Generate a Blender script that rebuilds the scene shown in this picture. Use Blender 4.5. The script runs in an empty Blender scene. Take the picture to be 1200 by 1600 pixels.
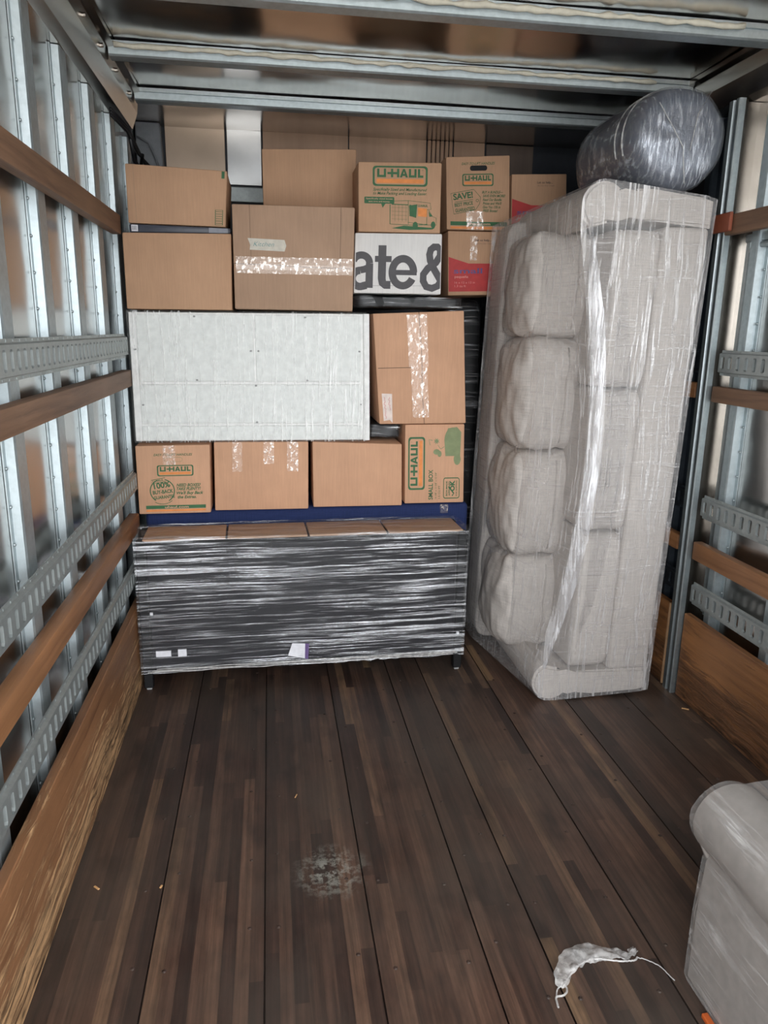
import bpy, bmesh, math, random
from mathutils import Vector, Matrix, noise
from math import radians as R, sin, cos, pi

scene = bpy.context.scene
COL = scene.collection
random.seed(7)

# ------------------------------------------------------------ camera, sky, light, exposure
cam = bpy.data.cameras.new('camera'); camo = bpy.data.objects.new('camera', cam); COL.objects.link(camo)
cam.sensor_fit = 'HORIZONTAL'; cam.sensor_width = 36; cam.lens = 34.62; cam.clip_start = .02
m = Matrix(((0.98861865, 0.02093264, -0.14897986),
            (-0.14963364, 0.23941382, -0.95931788),
            (0.01558678, 0.97069194, 0.23982119))).to_4x4()
m.translation = (0, 0, 1.6)
camo.matrix_world = m
scene.camera = camo

w = bpy.data.worlds.new('world'); scene.world = w; w.use_nodes = True
bg = w.node_tree.nodes['Background']
bg.inputs[0].default_value = (0.93, 0.965, 1.0, 1); bg.inputs[1].default_value = 3.0
pl = bpy.data.lights.new('door_daylight', 'AREA'); po = bpy.data.objects.new('door_daylight', pl); COL.objects.link(po)
pl.shape = 'RECTANGLE'; pl.size = 2.6; pl.size_y = 2.64; pl.energy = 1
po.location = (0.6, -0.55, 1.32); po.rotation_euler = (R(90), 0, 0)      # faces +Y, into the truck
pl.cycles.is_portal = True
vs = scene.view_settings
vs.view_transform = 'Standard'; vs.look = 'None'; vs.gamma = 1; vs.use_curve_mapping = False
vs.exposure = 1.3

# ------------------------------------------------------------ material helpers
def nt(name):
    mt = bpy.data.materials.new(name); mt.use_nodes = True
    t = mt.node_tree; return mt, t, t.nodes['Principled BSDF']
def N(t, kind, **kw):
    n = t.nodes.new(kind)
    for k, v in kw.items():
        if k in n.inputs: n.inputs[k].default_value = v
        else: setattr(n, k, v)
    return n
def coords(t, scale=(1, 1, 1), rot=(0, 0, 0), warp=0.0, warp_scale=1.5):
    tc = N(t, 'ShaderNodeTexCoord'); mp = N(t, 'ShaderNodeMapping')
    mp.inputs['Scale'].default_value = scale; mp.inputs['Rotation'].default_value = rot
    src = tc.outputs['Object']
    if warp:
        nz = N(t, 'ShaderNodeTexNoise', Scale=warp_scale, Detail=2.0)
        t.links.new(src, nz.inputs['Vector'])
        ma = N(t, 'ShaderNodeVectorMath', operation='MULTIPLY_ADD')
        t.links.new(nz.outputs['Color'], ma.inputs[0]); ma.inputs[1].default_value = (warp,) * 3
        t.links.new(src, ma.inputs[2]); src = ma.outputs[0]
    t.links.new(src, mp.inputs['Vector'])
    return mp.outputs[0]
def ramp(t, fac, stops):
    r = N(t, 'ShaderNodeValToRGB'); t.links.new(fac, r.inputs[0]); el = r.color_ramp.elements
    while len(el) < len(stops): el.new(0.5)
    for e, (p, c) in zip(el, stops):
        e.position = p; e.color = c if len(c) == 4 else (*c, 1)
    return r.outputs[0]
def nz(t, vec, scale, detail=4.0, rough=.55, dist=0.0):
    n = N(t, 'ShaderNodeTexNoise', Scale=scale, Detail=detail, Roughness=rough, Distortion=dist)
    t.links.new(vec, n.inputs['Vector']); return n.outputs['Fac']
def math_n(t, op, a, b=None, clamp=False):
    n = N(t, 'ShaderNodeMath', operation=op); n.use_clamp = clamp
    for i, v in enumerate((a, b)):
        if v is None: continue
        if isinstance(v, (int, float)): n.inputs[i].default_value = v
        else: t.links.new(v, n.inputs[i])
    return n.outputs[0]
def mixc(t, fac, a, b, mode='MIX'):
    n = N(t, 'ShaderNodeMix', data_type='RGBA', blend_type=mode)
    for i, v in ((0, fac), (6, a), (7, b)):
        if isinstance(v, (int, float)): n.inputs[i].default_value = v
        elif isinstance(v, tuple): n.inputs[i].default_value = v if len(v) == 4 else (*v, 1)
        else: t.links.new(v, n.inputs[i])
    return n.outputs[2]
def bump(t, p, h, strength=.3, dist=.01):
    b = N(t, 'ShaderNodeBump', Strength=strength, Distance=dist)
    t.links.new(h, b.inputs['Height']); t.links.new(b.outputs[0], p.inputs['Normal']); return b
def flat(name, c, rough=.6, metal=0.0, spec=.5):
    mt, t, p = nt(name)
    v = coords(t); f = nz(t, v, 35, 3)
    cc = ramp(t, f, [(.3, tuple(x * .88 for x in c)), (.7, tuple(min(1, x * 1.08) for x in c))])
    t.links.new(cc, p.inputs['Base Color'])
    p.inputs['Roughness'].default_value = rough; p.inputs['Metallic'].default_value = metal
    p.inputs['Specular IOR Level'].default_value = spec
    return mt

def cardboard(name, c, flute='z'):
    mt, t, p = nt(name)
    v = coords(t); f = nz(t, v, 5, 5); g = nz(t, coords(t, (60, 60, 3) if flute == 'z' else (3, 60, 60)), 3, 2)
    c1 = ramp(t, f, [(.3, tuple(x * .9 for x in c)), (.72, tuple(x * 1.07 for x in c))])
    c2 = mixc(t, .22, c1, ramp(t, g, [(.35, tuple(x * .82 for x in c)), (.65, tuple(x * 1.12 for x in c))]))
    t.links.new(c2, p.inputs['Base Color']); p.inputs['Roughness'].default_value = .72
    p.inputs['Specular IOR Level'].default_value = .25
    h = math_n(t, 'ADD', math_n(t, 'MULTIPLY', g, .3), f)
    bump(t, p, h, .35, .004)
    return mt
def metal(name, c, rough, scale=4, wav=.15, metallic=1.0, dist=.02, spangle=True, stretch=(1, 1, 1)):
    mt, t, p = nt(name)
    v = coords(t, stretch); f = nz(t, v, scale, 5); s = nz(t, coords(t), 55, 3)
    cc = ramp(t, f, [(.25, tuple(x * .78 for x in c)), (.75, tuple(min(1, x * 1.1) for x in c))])
    if spangle: cc = mixc(t, .35, cc, ramp(t, s, [(.35, tuple(x * .8 for x in c)), (.65, tuple(min(1, x * 1.15) for x in c))]))
    t.links.new(cc, p.inputs['Base Color'])
    rr = N(t, 'ShaderNodeMapRange'); t.links.new(f, rr.inputs[0])
    rr.inputs[3].default_value = rough * .7; rr.inputs[4].default_value = rough * 1.4
    t.links.new(rr.outputs[0], p.inputs['Roughness'])
    p.inputs['Metallic'].default_value = metallic
    bump(t, p, nz(t, coords(t), 2.2, 2), wav, dist)
    return mt
def wood(name, c, dark, axis='y', rough=.55, worn=None, worn_z=None, gscale=1.0):
    mt, t, p = nt(name)
    sc = {'y': (28, 1.3, 28), 'x': (1.3, 28, 28), 'z': (28, 28, 1.3)}[axis]
    v = coords(t, tuple(s * gscale for s in sc), warp=.03, warp_scale=3)
    g = nz(t, v, 1, 6, .62); big = nz(t, coords(t), 2.3, 4)
    cc = ramp(t, g, [(.3, dark), (.5, c), (.75, tuple(min(1, x * 1.25) for x in c))])
    cc = mixc(t, ramp(t, big, [(.4, (0, 0, 0)), (.62, (.6, .6, .6))]), cc, tuple(x * .7 for x in c))
    hh = g
    if worn:
        fib = nz(t, coords(t, (70, 2.0, 70), warp=.05, warp_scale=5), 1, 5, .7)
        sx = N(t, 'ShaderNodeSeparateXYZ'); tc = N(t, 'ShaderNodeTexCoord'); t.links.new(tc.outputs['Object'], sx.inputs[0])
        zr = N(t, 'ShaderNodeMapRange'); t.links.new(sx.outputs['Z'], zr.inputs[0])
        zr.inputs[1].default_value = worn_z[1]; zr.inputs[2].default_value = worn_z[0]
        patch = nz(t, coords(t, (1, 1.1, 9)), 2.0, 4)
        k = math_n(t, 'ADD', math_n(t, 'ADD', zr.outputs[0], -.32), math_n(t, 'MULTIPLY', math_n(t, 'ADD', patch, -.5), 2.2))
        k = math_n(t, 'ADD', k, math_n(t, 'MULTIPLY', math_n(t, 'ADD', fib, -.5), 2.6))
        k = math_n(t, 'MULTIPLY', k, 2.2, True)
        wc = ramp(t, fib, [(.40, tuple(x * .12 for x in worn)), (.49, tuple(x * .62 for x in worn)), (.60, tuple(min(1, x*1.15) for x in worn))])
        cc = mixc(t, k, cc, wc)
        hh = math_n(t, 'ADD', math_n(t, 'MULTIPLY', math_n(t, 'MULTIPLY', fib, k), 2.5), g)
    t.links.new(cc, p.inputs['Base Color']); p.inputs['Roughness'].default_value = rough
    bump(t, p, hh, .5, .006)
    return mt
def fabric(name, c):
    mt, t, p = nt(name)
    a = nz(t, coords(t, (220, 220, 8)), 1.2, 2); b = nz(t, coords(t, (10, 10, 240)), 1.2, 2)
    s = math_n(t, 'ADD', math_n(t, 'MULTIPLY', a, .5), math_n(t, 'MULTIPLY', b, .5))
    cc = ramp(t, s, [(.35, tuple(x * .8 for x in c)), (.65, tuple(min(1, x * 1.12) for x in c))])
    t.links.new(cc, p.inputs['Base Color']); p.inputs['Roughness'].default_value = .85
    p.inputs['Specular IOR Level'].default_value = .2
    bump(t, p, math_n(t, 'ADD', s, nz(t, coords(t), 9, 3)), .4, .004)
    return mt
def film(name, scale, rot=(0, 0, 0), base=.12, streak=.7, lo=.5, hi=.62, big=(.35, .7), warp=.02, tint=(.86, .87, .9), rough=.22, bstr=.5, second=None, bigscale=2.2, metallic=.45):
    """clear stretch film: see-through plastic whose gathered wrinkles are milky and shiny"""
    mt, t, p = nt(name)
    v = coords(t, scale, rot, warp=warp, warp_scale=2.5)
    f = nz(t, v, 1, 5, .62)
    s = ramp(t, f, [(lo, (0, 0, 0)), (hi, (1, 1, 1))])
    hsum = f
    if second:
        f2 = nz(t, coords(t, second[0], second[1], warp=warp, warp_scale=3), 1, 4, .6)
        s2 = ramp(t, f2, [(second[2], (0, 0, 0)), (second[2] + .08, (1, 1, 1))])
        s = math_n(t, 'MAXIMUM', s, math_n(t, 'MULTIPLY', s2, second[3]))
        hsum = math_n(t, 'ADD', f, math_n(t, 'MULTIPLY', f2, .6))
    g = nz(t, coords(t), bigscale, 3)
    gm = N(t, 'ShaderNodeMapRange'); t.links.new(g, gm.inputs[0])
    gm.inputs[1].default_value = .35; gm.inputs[2].default_value = .65
    gm.inputs[3].default_value = big[0]; gm.inputs[4].default_value = big[1]
    a = math_n(t, 'MULTIPLY', math_n(t, 'MULTIPLY', s, gm.outputs[0]), streak)
    a = math_n(t, 'ADD', a, base, True)
    p.inputs['Base Color'].default_value = (*tint, 1); p.inputs['Metallic'].default_value = metallic
    p.inputs['Roughness'].default_value = rough; p.inputs['Specular IOR Level'].default_value = .7
    bump(t, p, hsum, bstr, .006)
    tr = N(t, 'ShaderNodeBsdfTransparent'); mx = N(t, 'ShaderNodeMixShader')
    t.links.new(a, mx.inputs[0]); t.links.new(tr.outputs[0], mx.inputs[1]); t.links.new(p.outputs[0], mx.inputs[2])
    t.links.new(mx.outputs[0], t.nodes['Material Output'].inputs[0])
    return mt

M = {}
M['galv'] = metal('galvanised_steel', (.47, .53, .55), .42, 6, .12, .75)
M['alu'] = metal('aluminium_sheet', (.56, .555, .54), .2, 1.6, .5, 1.0, .03, spangle=False, stretch=(1, 1, .4))
M['ceil'] = metal('ceiling_aluminium', (.62, .58, .54), .17, 1.5, .3, 1.0, .03, spangle=False)
M['toprail'] = metal('roof_rail_aluminium', (.42, .38, .34), .22, 5, .3, 1.0, .01, spangle=False, stretch=(1, .3, 2))
M['track'] = metal('cargo_track_steel', (.36, .39, .385), .42, 9, .1, .55)
M['wallpanel'] = metal('front_sheet_metal', (.40, .31, .24), .36, 2.5, .3, .9, .02, spangle=False)
M['wallsilver'] = metal('front_silver_metal', (.50, .50, .50), .3, 2.5, .3, 1.0, .02, spangle=False)
M['greyplastic'] = flat('grey_plastic_housing', (.22, .23, .25), .45)
M['darkwall'] = flat('dark_nose_panel', (.018, .022, .03), .55)
M['ply'] = wood('front_plywood', (.60, .38, .25), (.48, .30, .19), 'z', .5, gscale=.5)
M['slat'] = wood('weathered_slat', (.26, .145, .085), (.12, .06, .035), 'y', .6)
M['slat_orange'] = wood('varnished_slat', (.36, .165, .07), (.2, .08, .03), 'y', .5)
M['slatred'] = flat('red_brown_paint', (.26, .07, .035), .55)
M['kickL'] = wood('splintered_plywood', (.29, .135, .06), (.13, .05, .02), 'y', .5, worn=(.56, .33, .165), worn_z=(.05, .34))
M['kickR'] = wood('kick_plywood', (.34, .15, .055), (.12, .045, .018), 'y', .5, worn=(.20, .09, .04), worn_z=(.02, .3))
M['plyedge'] = flat('raw_plywood_edge', (.55, .33, .18), .7)
M['sealant'] = flat('cream_sealant', (.74, .70, .58), .6)
M['card'] = cardboard('kraft_cardboard', (.52, .315, .195))
M['card_warm'] = cardboard('kraft_cardboard_warm', (.60, .345, .215))
M['card_dull'] = cardboard('kraft_cardboard_dull', (.43, .28, .19))
M['card_white'] = cardboard('white_cardboard', (.78, .76, .74))
M['red'] = flat('red_box_print', (.48, .035, .035), .6)
M['green'] = flat('green_box_ink', (.035, .13, .05), .65)
M['green2'] = flat('pale_green_box_ink', (.22, .26, .13), .7)
M['orange'] = flat('orange_box_ink', (.78, .27, .07), .65)
M['ink'] = flat('dark_ink', (.05, .045, .05), .6)
M['blueink'] = flat('blue_box_ink', (.13, .08, .22), .6)
M['pinkink'] = flat('pale_red_box_ink', (.72, .28, .24), .6)
M['tan_ink'] = flat('tan_knockout', (.60, .38, .25), .7)
M['black'] = flat('black_lacquer', (.008, .008, .009), .5, spec=.3)
M['dark'] = flat('dark_interior', (.01, .01, .012), .8)
M['white_panel'] = flat('white_laminate', (.74, .76, .735), .45)
M['white_edge'] = flat('white_trim', (.82, .82, .80), .4)
M['navy'] = fabric('navy_quilt', (.022, .035, .11))
M['paper'] = flat('white_paper_label', (.78, .78, .82), .6)
M['masking'] = flat('masking_tape', (.62, .58, .50), .7)
M['pinkpaper'] = flat('pale_paper_label', (.78, .66, .60), .7)
M['teal_pen'] = flat('teal_pen', (.08, .26, .26), .6)
M['red_pen'] = flat('red_pen', (.55, .06, .06), .6)
M['linen'] = fabric('beige_linen', (.53, .485, .45))
M['linen_soft'] = flat('beige_upholstery', (.26, .235, .215), .85, spec=.2)
M['piping'] = fabric('beige_piping', (.44, .40, .37))
M['rollfab'] = fabric('slate_blue_fabric', (.045, .055, .085))
M['cable'] = flat('black_cable', (.01, .01, .012), .5)
M['tape'] = film('clear_packing_tape', (70, 70, 45), base=.13, streak=.65, lo=.53, hi=.6, big=(.5, 1), rough=.15, tint=(.86, .78, .72))
M['film_cab'] = film('cabinet_stretch_film', (2.2, 60, 120), (0, R(-1.5), 0), base=.02, streak=1.0, lo=.50, hi=.62, big=(.04, 1.0), warp=.02, rough=.18, bstr=.8, second=((1.6, 30, 46), (0, R(4), 0), .57, .7), metallic=.65, bigscale=1.7)
M['film_white'] = film('white_unit_stretch_film', (110, 30, 4.0), (0, R(14), 0), base=.05, streak=.65, lo=.54, hi=.62, big=(.2, 1), warp=.03, rough=.25, bstr=.3, metallic=.05, tint=(.95, .95, .94))
M['film_sofa'] = film('sofa_stretch_film', (60, 60, 2.2), (0, R(5), 0), base=.16, streak=.75, lo=.52, hi=.64, big=(.3, 1), warp=.06, rough=.2, bstr=.9, second=((3, 3, 110), (0, R(-14), 0), .55, .4), tint=(.88, .86, .86), metallic=.3)
M['film_chair'] = film('armchair_stretch_film', (40, 3.2, 34), (R(38), 0, R(10)), base=.14, streak=.7, lo=.52, hi=.66, big=(.1, .9), warp=.06, rough=.22, bstr=.6, tint=(.86, .84, .82), metallic=.25, bigscale=6)
M['film_roll'] = film('roll_stretch_film', (110, 30, 14), (0, R(8), 0), base=.22, streak=.6, lo=.48, hi=.66, big=(.3, 1), warp=.04, rough=.2, bstr=.7, tint=(.80, .84, .92), bigscale=9, metallic=.4)
M['film_black'] = film('bundle_stretch_film', (3, 3, 70), (0, R(3), 0), base=.03, streak=.8, lo=.54, hi=.66, big=(.1, 1), warp=.06, rough=.2, bstr=.7, bigscale=6)
M['scrapfilm'] = film('scrap_film', (40, 40, 40), base=.34, streak=.5, lo=.45, hi=.6, rough=.3, metallic=.0, tint=(.80, .78, .76))
M['film_edge'] = film('gathered_film_edge', (90, 90, 4), (0, R(3), 0), base=.22, streak=.75, lo=.45, hi=.6, big=(.4, 1), warp=.04, rough=.18, bstr=.7, tint=(.9, .9, .93), metallic=.3)
M['shadedsteel'] = metal('shaded_steel', (.10, .12, .145), .4, 6, .12, .8)  # darker copy of the post and track steel, with shade in its colour
M['navyshade'] = flat('navy_wall_shade', (.012, .018, .028), .35)  # navy tone is the right wall's shade put into a colour
M['ground'] = flat('pale_concrete', (.50, .49, .47), .9)
M['rubber'] = flat('grey_rubber', (.3, .3, .3), .7)
M['orangeplastic'] = flat('orange_strap', (.5, .10, .02), .5)
M['chip'] = flat('wood_splinter', (.62, .36, .16), .7)

def floor_mat():
    mt, t, p = nt('laminated_hardwood_floor')
    at = N(t, 'ShaderNodeAttribute', attribute_name='tone'); 
    tone = ramp(t, at.outputs['Fac'], [(0, (.026, .014, .011)), (.35, (.056, .031, .022)), (.7, (.093, .053, .036)), (.93, (.135, .082, .05)), (1, (.20, .125, .065))])
    g = nz(t, coords(t, (75, 2.2, 1)), 1, 5, .65)
    c = mixc(t, .8, tone, ramp(t, g, [(.3, (.2, .2, .2)), (.7, (.84, .80, .78))]), 'OVERLAY')
    gr = nz(t, coords(t, (7, 3, 1)), 2.2, 6, .7)
    c = mixc(t, .55, c, ramp(t, gr, [(.34, (.32, .3, .3)), (.62, (.70, .68, .67))]), 'OVERLAY')
    big = nz(t, coords(t, (1.2, .7, 1)), 1.8, 4)
    c = mixc(t, ramp(t, big, [(.38, (0, 0, 0)), (.66, (.55, .55, .55))]), c, (.075, .062, .05, 1))
    # pale plaster smudge where the real floor has one, and a few dark scuffs
    st = nz(t, coords(t, (9, 9, 1)), 3.2, 6, .7)
    tc = N(t, 'ShaderNodeTexCoord'); vm = N(t, 'ShaderNodeVectorMath', operation='DISTANCE')
    t.links.new(tc.outputs['Object'], vm.inputs[0]); vm.inputs[1].default_value = (.155, 1.915, 0)
    near = N(t, 'ShaderNodeMapRange'); t.links.new(vm.outputs['Value'], near.inputs[0]); near.inputs[1].default_value = .13; near.inputs[2].default_value = .01
    k = math_n(t, 'MULTIPLY', near.outputs[0], ramp(t, st, [(.47, (0, 0, 0)), (.6, (1, 1, 1))]))
    c = mixc(t, k, c, (.30, .30, .26, 1))
    sc = nz(t, coords(t, (5, 2, 1)), 1.6, 3)
    c = mixc(t, ramp(t, sc, [(.56, (0, 0, 0)), (.72, (.65, .65, .65))]), c, (.02, .014, .012, 1))
    t.links.new(c, p.inputs['Base Color'])
    rr = N(t, 'ShaderNodeMapRange'); t.links.new(big, rr.inputs[0]); rr.inputs[3].default_value = .38; rr.inputs[4].default_value = .62
    t.links.new(rr.outputs[0], p.inputs['Roughness'])
    bump(t, p, g, .25, .003)
    return mt
M['floor'] = floor_mat()

# ------------------------------------------------------------ mesh helpers
ORG = {}
def empty(name, loc, label, cat, group=None):
    o = bpy.data.objects.new(name, None); COL.objects.link(o); o.location = loc
    o.empty_display_size = .1
    ORG[o.name] = Vector(loc); tag(o, label, cat, group); return o
def tag(o, label, cat, group=None):
    o['label'] = label; o['category'] = cat
    if group: o['group'] = group
    return o
def obj(name, bm, mat, parent=None, smooth=False, loc=None, label=None):
    """bm is in world coordinates; shifts it to the thing's own origin"""
    bmesh.ops.recalc_face_normals(bm, faces=bm.faces)
    off = ORG[parent.name] if parent else Vector(loc or (0, 0, 0))
    bmesh.ops.translate(bm, vec=-off, verts=bm.verts)
    me = bpy.data.meshes.new(name); bm.to_mesh(me); bm.free()
    for mm in (mat if isinstance(mat, (list, tuple)) else [mat]): me.materials.append(mm)
    if smooth:
        for p in me.polygons: p.use_smooth = True
        if smooth == 'auto': me.set_sharp_from_angle(angle=R(35))
    o = bpy.data.objects.new(name, me); COL.objects.link(o)
    if parent: o.parent = parent
    else: o.location = off
    ORG[o.name] = off
    if label: o['label'] = label
    return o
def struct(name, bm, mat, **k):
    o = obj(name, bm, mat, **k); o['kind'] = 'structure'; return o
def box(bm, x0, x1, y0, y1, z0, z1, bev=0, seg=1, mi=0):
    r = bmesh.ops.create_cube(bm, size=1, matrix=Matrix.Translation(((x0+x1)/2, (y0+y1)/2, (z0+z1)/2)) @ Matrix.Diagonal((x1-x0, y1-y0, z1-z0, 1)))
    vs_ = r['verts']
    if mi:
        for f in {f for v in vs_ for f in v.link_faces}: f.material_index = mi
    if bev:
        es = list({e for v in vs_ for e in v.link_edges})
        bmesh.ops.bevel(bm, geom=es, offset=bev, segments=seg, affect='EDGES', profile=.5)
    return bm
def hexa(bm, quad, y0, depth, bev=.004, seg=2, back=None):
    """quad TL TR BR BL as (x, z) of the front face"""
    back = back or quad
    f = [bm.verts.new((x, y0, z)) for x, z in quad]; b = [bm.verts.new((x, y0 + depth, z)) for x, z in back]
    bm.faces.new(f); bm.faces.new(b[::-1])
    for i in range(4): bm.faces.new((f[i], b[i], b[(i+1) % 4], f[(i+1) % 4]))
    bmesh.ops.recalc_face_normals(bm, faces=bm.faces)
    if bev:
        bmesh.ops.bevel(bm, geom=list(bm.edges), offset=bev, segments=seg, affect='EDGES', profile=.5)
    return bm
def prism(bm, pts, a0, a1, axis='y'):
    """pts (u, v) outline; axis y: (x,z) swept along y, axis x: (y,z), axis z: (x,y)"""
    def P(u, v, a): return {'y': (u, a, v), 'x': (a, u, v), 'z': (u, v, a)}[axis]
    A = [bm.verts.new(P(u, v, a0)) for u, v in pts]; B = [bm.verts.new(P(u, v, a1)) for u, v in pts]
    n = len(pts); bm.faces.new(A); bm.faces.new(B[::-1])
    for i in range(n): bm.faces.new((A[i], B[i], B[(i+1) % n], A[(i+1) % n]))
    return bm
def tube(bm, pts, r, seg=8, cap=True):
    pts = [Vector(p) for p in pts]; rings = []
    for i, p in enumerate(pts):
        d = (pts[min(i+1, len(pts)-1)] - pts[max(i-1, 0)]).normalized()
        up = Vector((0, 0, 1)) if abs(d.z) < .9 else Vector((1, 0, 0))
        a = d.cross(up).normalized(); b = d.cross(a).normalized()
        rr = r[i] if isinstance(r, (list, tuple)) else r
        rings.append([bm.verts.new(p + a * rr * cos(2*pi*k/seg) + b * rr * sin(2*pi*k/seg)) for k in range(seg)])
    for A, B in zip(rings, rings[1:]):
        for k in range(seg): bm.faces.new((A[k], A[(k+1) % seg], B[(k+1) % seg], B[k]))
    if cap: bm.faces.new(rings[0]); bm.faces.new(rings[-1][::-1])
    return bm
def cushion(bm, x0, x1, y0, y1, z0, z1, e=.32, n=14, puff=0.0, wr=.0, seed=0):
    """a stuffed block: superellipsoid with soft edges and slight wrinkles"""
    c = Vector(((x0+x1)/2, (y0+y1)/2, (z0+z1)/2)); h = Vector(((x1-x0)/2, (y1-y0)/2, (z1-z0)/2))
    t_ = bmesh.new(); bmesh.ops.create_cube(t_, size=2)
    bmesh.ops.subdivide_edges(t_, edges=t_.edges, cuts=n, use_grid_fill=True)
    pw = 2 / e
    for v in t_.verts:
        p = v.co.copy()
        s = (abs(p.x)**pw + abs(p.y)**pw + abs(p.z)**pw) ** (1/pw)
        p = p / s
        q = Vector((p.x*h.x, p.y*h.y, p.z*h.z))
        if puff:
            q.x += puff * p.x * (1-abs(p.y)**2) * (1-abs(p.z)**2); q.y += puff * p.y * (1-abs(p.x)**2) * (1-abs(p.z)**2)
        if wr: q += p * wr * (noise.noise(Vector((q.x*9+seed, q.y*9, q.z*9))) + .5*noise.noise(Vector((q.x*25, q.y*25+seed, q.z*14))))
        v.co = c + q
    me = bpy.data.meshes.new('tmp'); t_.to_mesh(me); t_.free(); bm.from_mesh(me); bpy.data.meshes.remove(me)
    return bm
def hull(points, off=.0, cuts=0, disp=None):
    bm = bmesh.new()
    for p in points: bm.verts.new(p)
    r = bmesh.ops.convex_hull(bm, input=bm.verts)
    bmesh.ops.delete(bm, geom=[g for g in r['geom_interior'] if isinstance(g, bmesh.types.BMVert)], context='VERTS')
    bmesh.ops.delete(bm, geom=[v for v in bm.verts if not v.link_faces], context='VERTS')
    return bm

# flat print on a face that looks toward -y
FONT = None
def text_bm(s, size=1.0, bold=0.0, shear=0.0, sx=1.0, width=None, align='LEFT', rot=0.0):
    cu = bpy.data.curves.new('txt', 'FONT'); cu.body = s; cu.size = size; cu.offset = bold * size; cu.shear = shear
    cu.align_x = 'LEFT'; cu.resolution_u = 3
    o = bpy.data.objects.new('txt', cu); COL.objects.link(o)
    dg = bpy.context.evaluated_depsgraph_get(); dg.update()
    me = bpy.data.meshes.new_from_object(o.evaluated_get(dg))
    bm = bmesh.new(); bm.from_mesh(me)
    bpy.data.objects.remove(o); bpy.data.curves.remove(cu); bpy.data.meshes.remove(me)
    xs = [v.co.x for v in bm.verts] or [0]; w0 = min(xs); w1 = max(xs)
    k = (width / (w1 - w0)) if width else sx
    sh = {'LEFT': 0, 'CENTER': -.5, 'RIGHT': -1}[align] * (w1 - w0) * k
    for v in bm.verts:
        v.co.x = (v.co.x - w0) * k + sh
    if rot: bmesh.ops.rotate(bm, cent=(0, 0, 0), matrix=Matrix.Rotation(rot, 3, 'Z'), verts=bm.verts)
    return bm
def add2d(bm, sub, u, v):
    """merge a flat (x,y) bmesh into bm at (u, v)"""
    for q in sub.verts: q.co += Vector((u, v, 0))
    me = bpy.data.meshes.new('tmp'); sub.to_mesh(me); sub.free(); bm.from_mesh(me); bpy.data.meshes.remove(me)
def poly2d(bm, pts):
    bm.faces.new([bm.verts.new((x, y, 0)) for x, y in pts])
def stroke2d(bm, pts, wd, closed=False):
    n = len(pts); L = []; Rr = []; z0_ = 0
    P = [Vector((x, y, 0)) for x, y in pts]
    for i in range(n):
        a = P[(i-1) % n] if (closed or i > 0) else P[i]; b = P[(i+1) % n] if (closed or i < n-1) else P[i]
        d = (b - a).normalized(); nn = Vector((-d.y, d.x, 0))
        ww = (wd[i] if isinstance(wd, (list, tuple)) else wd) / 2
        zz = Vector((0, 0, -1.2e-5*i)); L.append(bm.verts.new(P[i] + nn * ww + zz)); Rr.append(bm.verts.new(P[i] - nn * ww + zz))
    rng = range(n) if closed else range(n-1)
    for i in rng:
        j = (i+1) % n; bm.faces.new((L[i], L[j], Rr[j], Rr[i]))
def arc(cx, cy, rx, ry, a0, a1, n=20):
    return [(cx + rx*cos(R(a0+(a1-a0)*i/n)), cy + ry*sin(R(a0+(a1-a0)*i/n))) for i in range(n+1)]
def rrect(x0, x1, y0, y1, r, n=5):
    return (arc(x1-r, y1-r, r, r, 0, 90, n) + arc(x0+r, y1-r, r, r, 90, 180, n) + arc(x0+r, y0+r, r, r, 180, 270, n) + arc(x1-r, y0+r, r, r, 270, 360, n))
def printed(name, bm2, mat, parent, quad, y0, lift=.0012, label=None):
    """bm2 in unit face coordinates (0..1, 0..1) mapped bilinearly on quad TL TR BR BL, laid on the face"""
    TL, TR, BR, BL = [Vector(q) for q in quad]
    seen = set(); idx = 0
    for v in bm2.verts:
        if v in seen: continue
        st = [v]; seen.add(v)
        while st:
            a_ = st.pop(); a_.co.z -= idx * 2.5e-5
            for e_ in a_.link_edges:
                o_ = e_.other_vert(a_)
                if o_ not in seen: seen.add(o_); st.append(o_)
        idx = (idx + 1) % 12
    for v in bm2.verts:
        u, s = v.co.x, v.co.y
        p = (BL*(1-u)+BR*u)*(1-s) + (TL*(1-u)+TR*u)*s
        v.co = Vector((p.x, y0 - lift + v.co.z, p.y))
    for f in bm2.faces:
        f.normal_update()
    return obj2(name, bm2, mat, parent, label)
def obj2(name, bm, mat, parent, label=None):
    off = ORG[parent.name]
    bmesh.ops.translate(bm, vec=-off, verts=bm.verts)
    me = bpy.data.meshes.new(name); bm.to_mesh(me); bm.free(); me.materials.append(mat)
    o = bpy.data.objects.new(name, me); COL.objects.link(o); o.parent = parent; ORG[o.name] = off
    if label: o['label'] = label
    return o

# ------------------------------------------------------------ the truck body
YB, YF = -.5, 4.47
XL, XR = -.68, 1.90
ZC = 2.64
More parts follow.
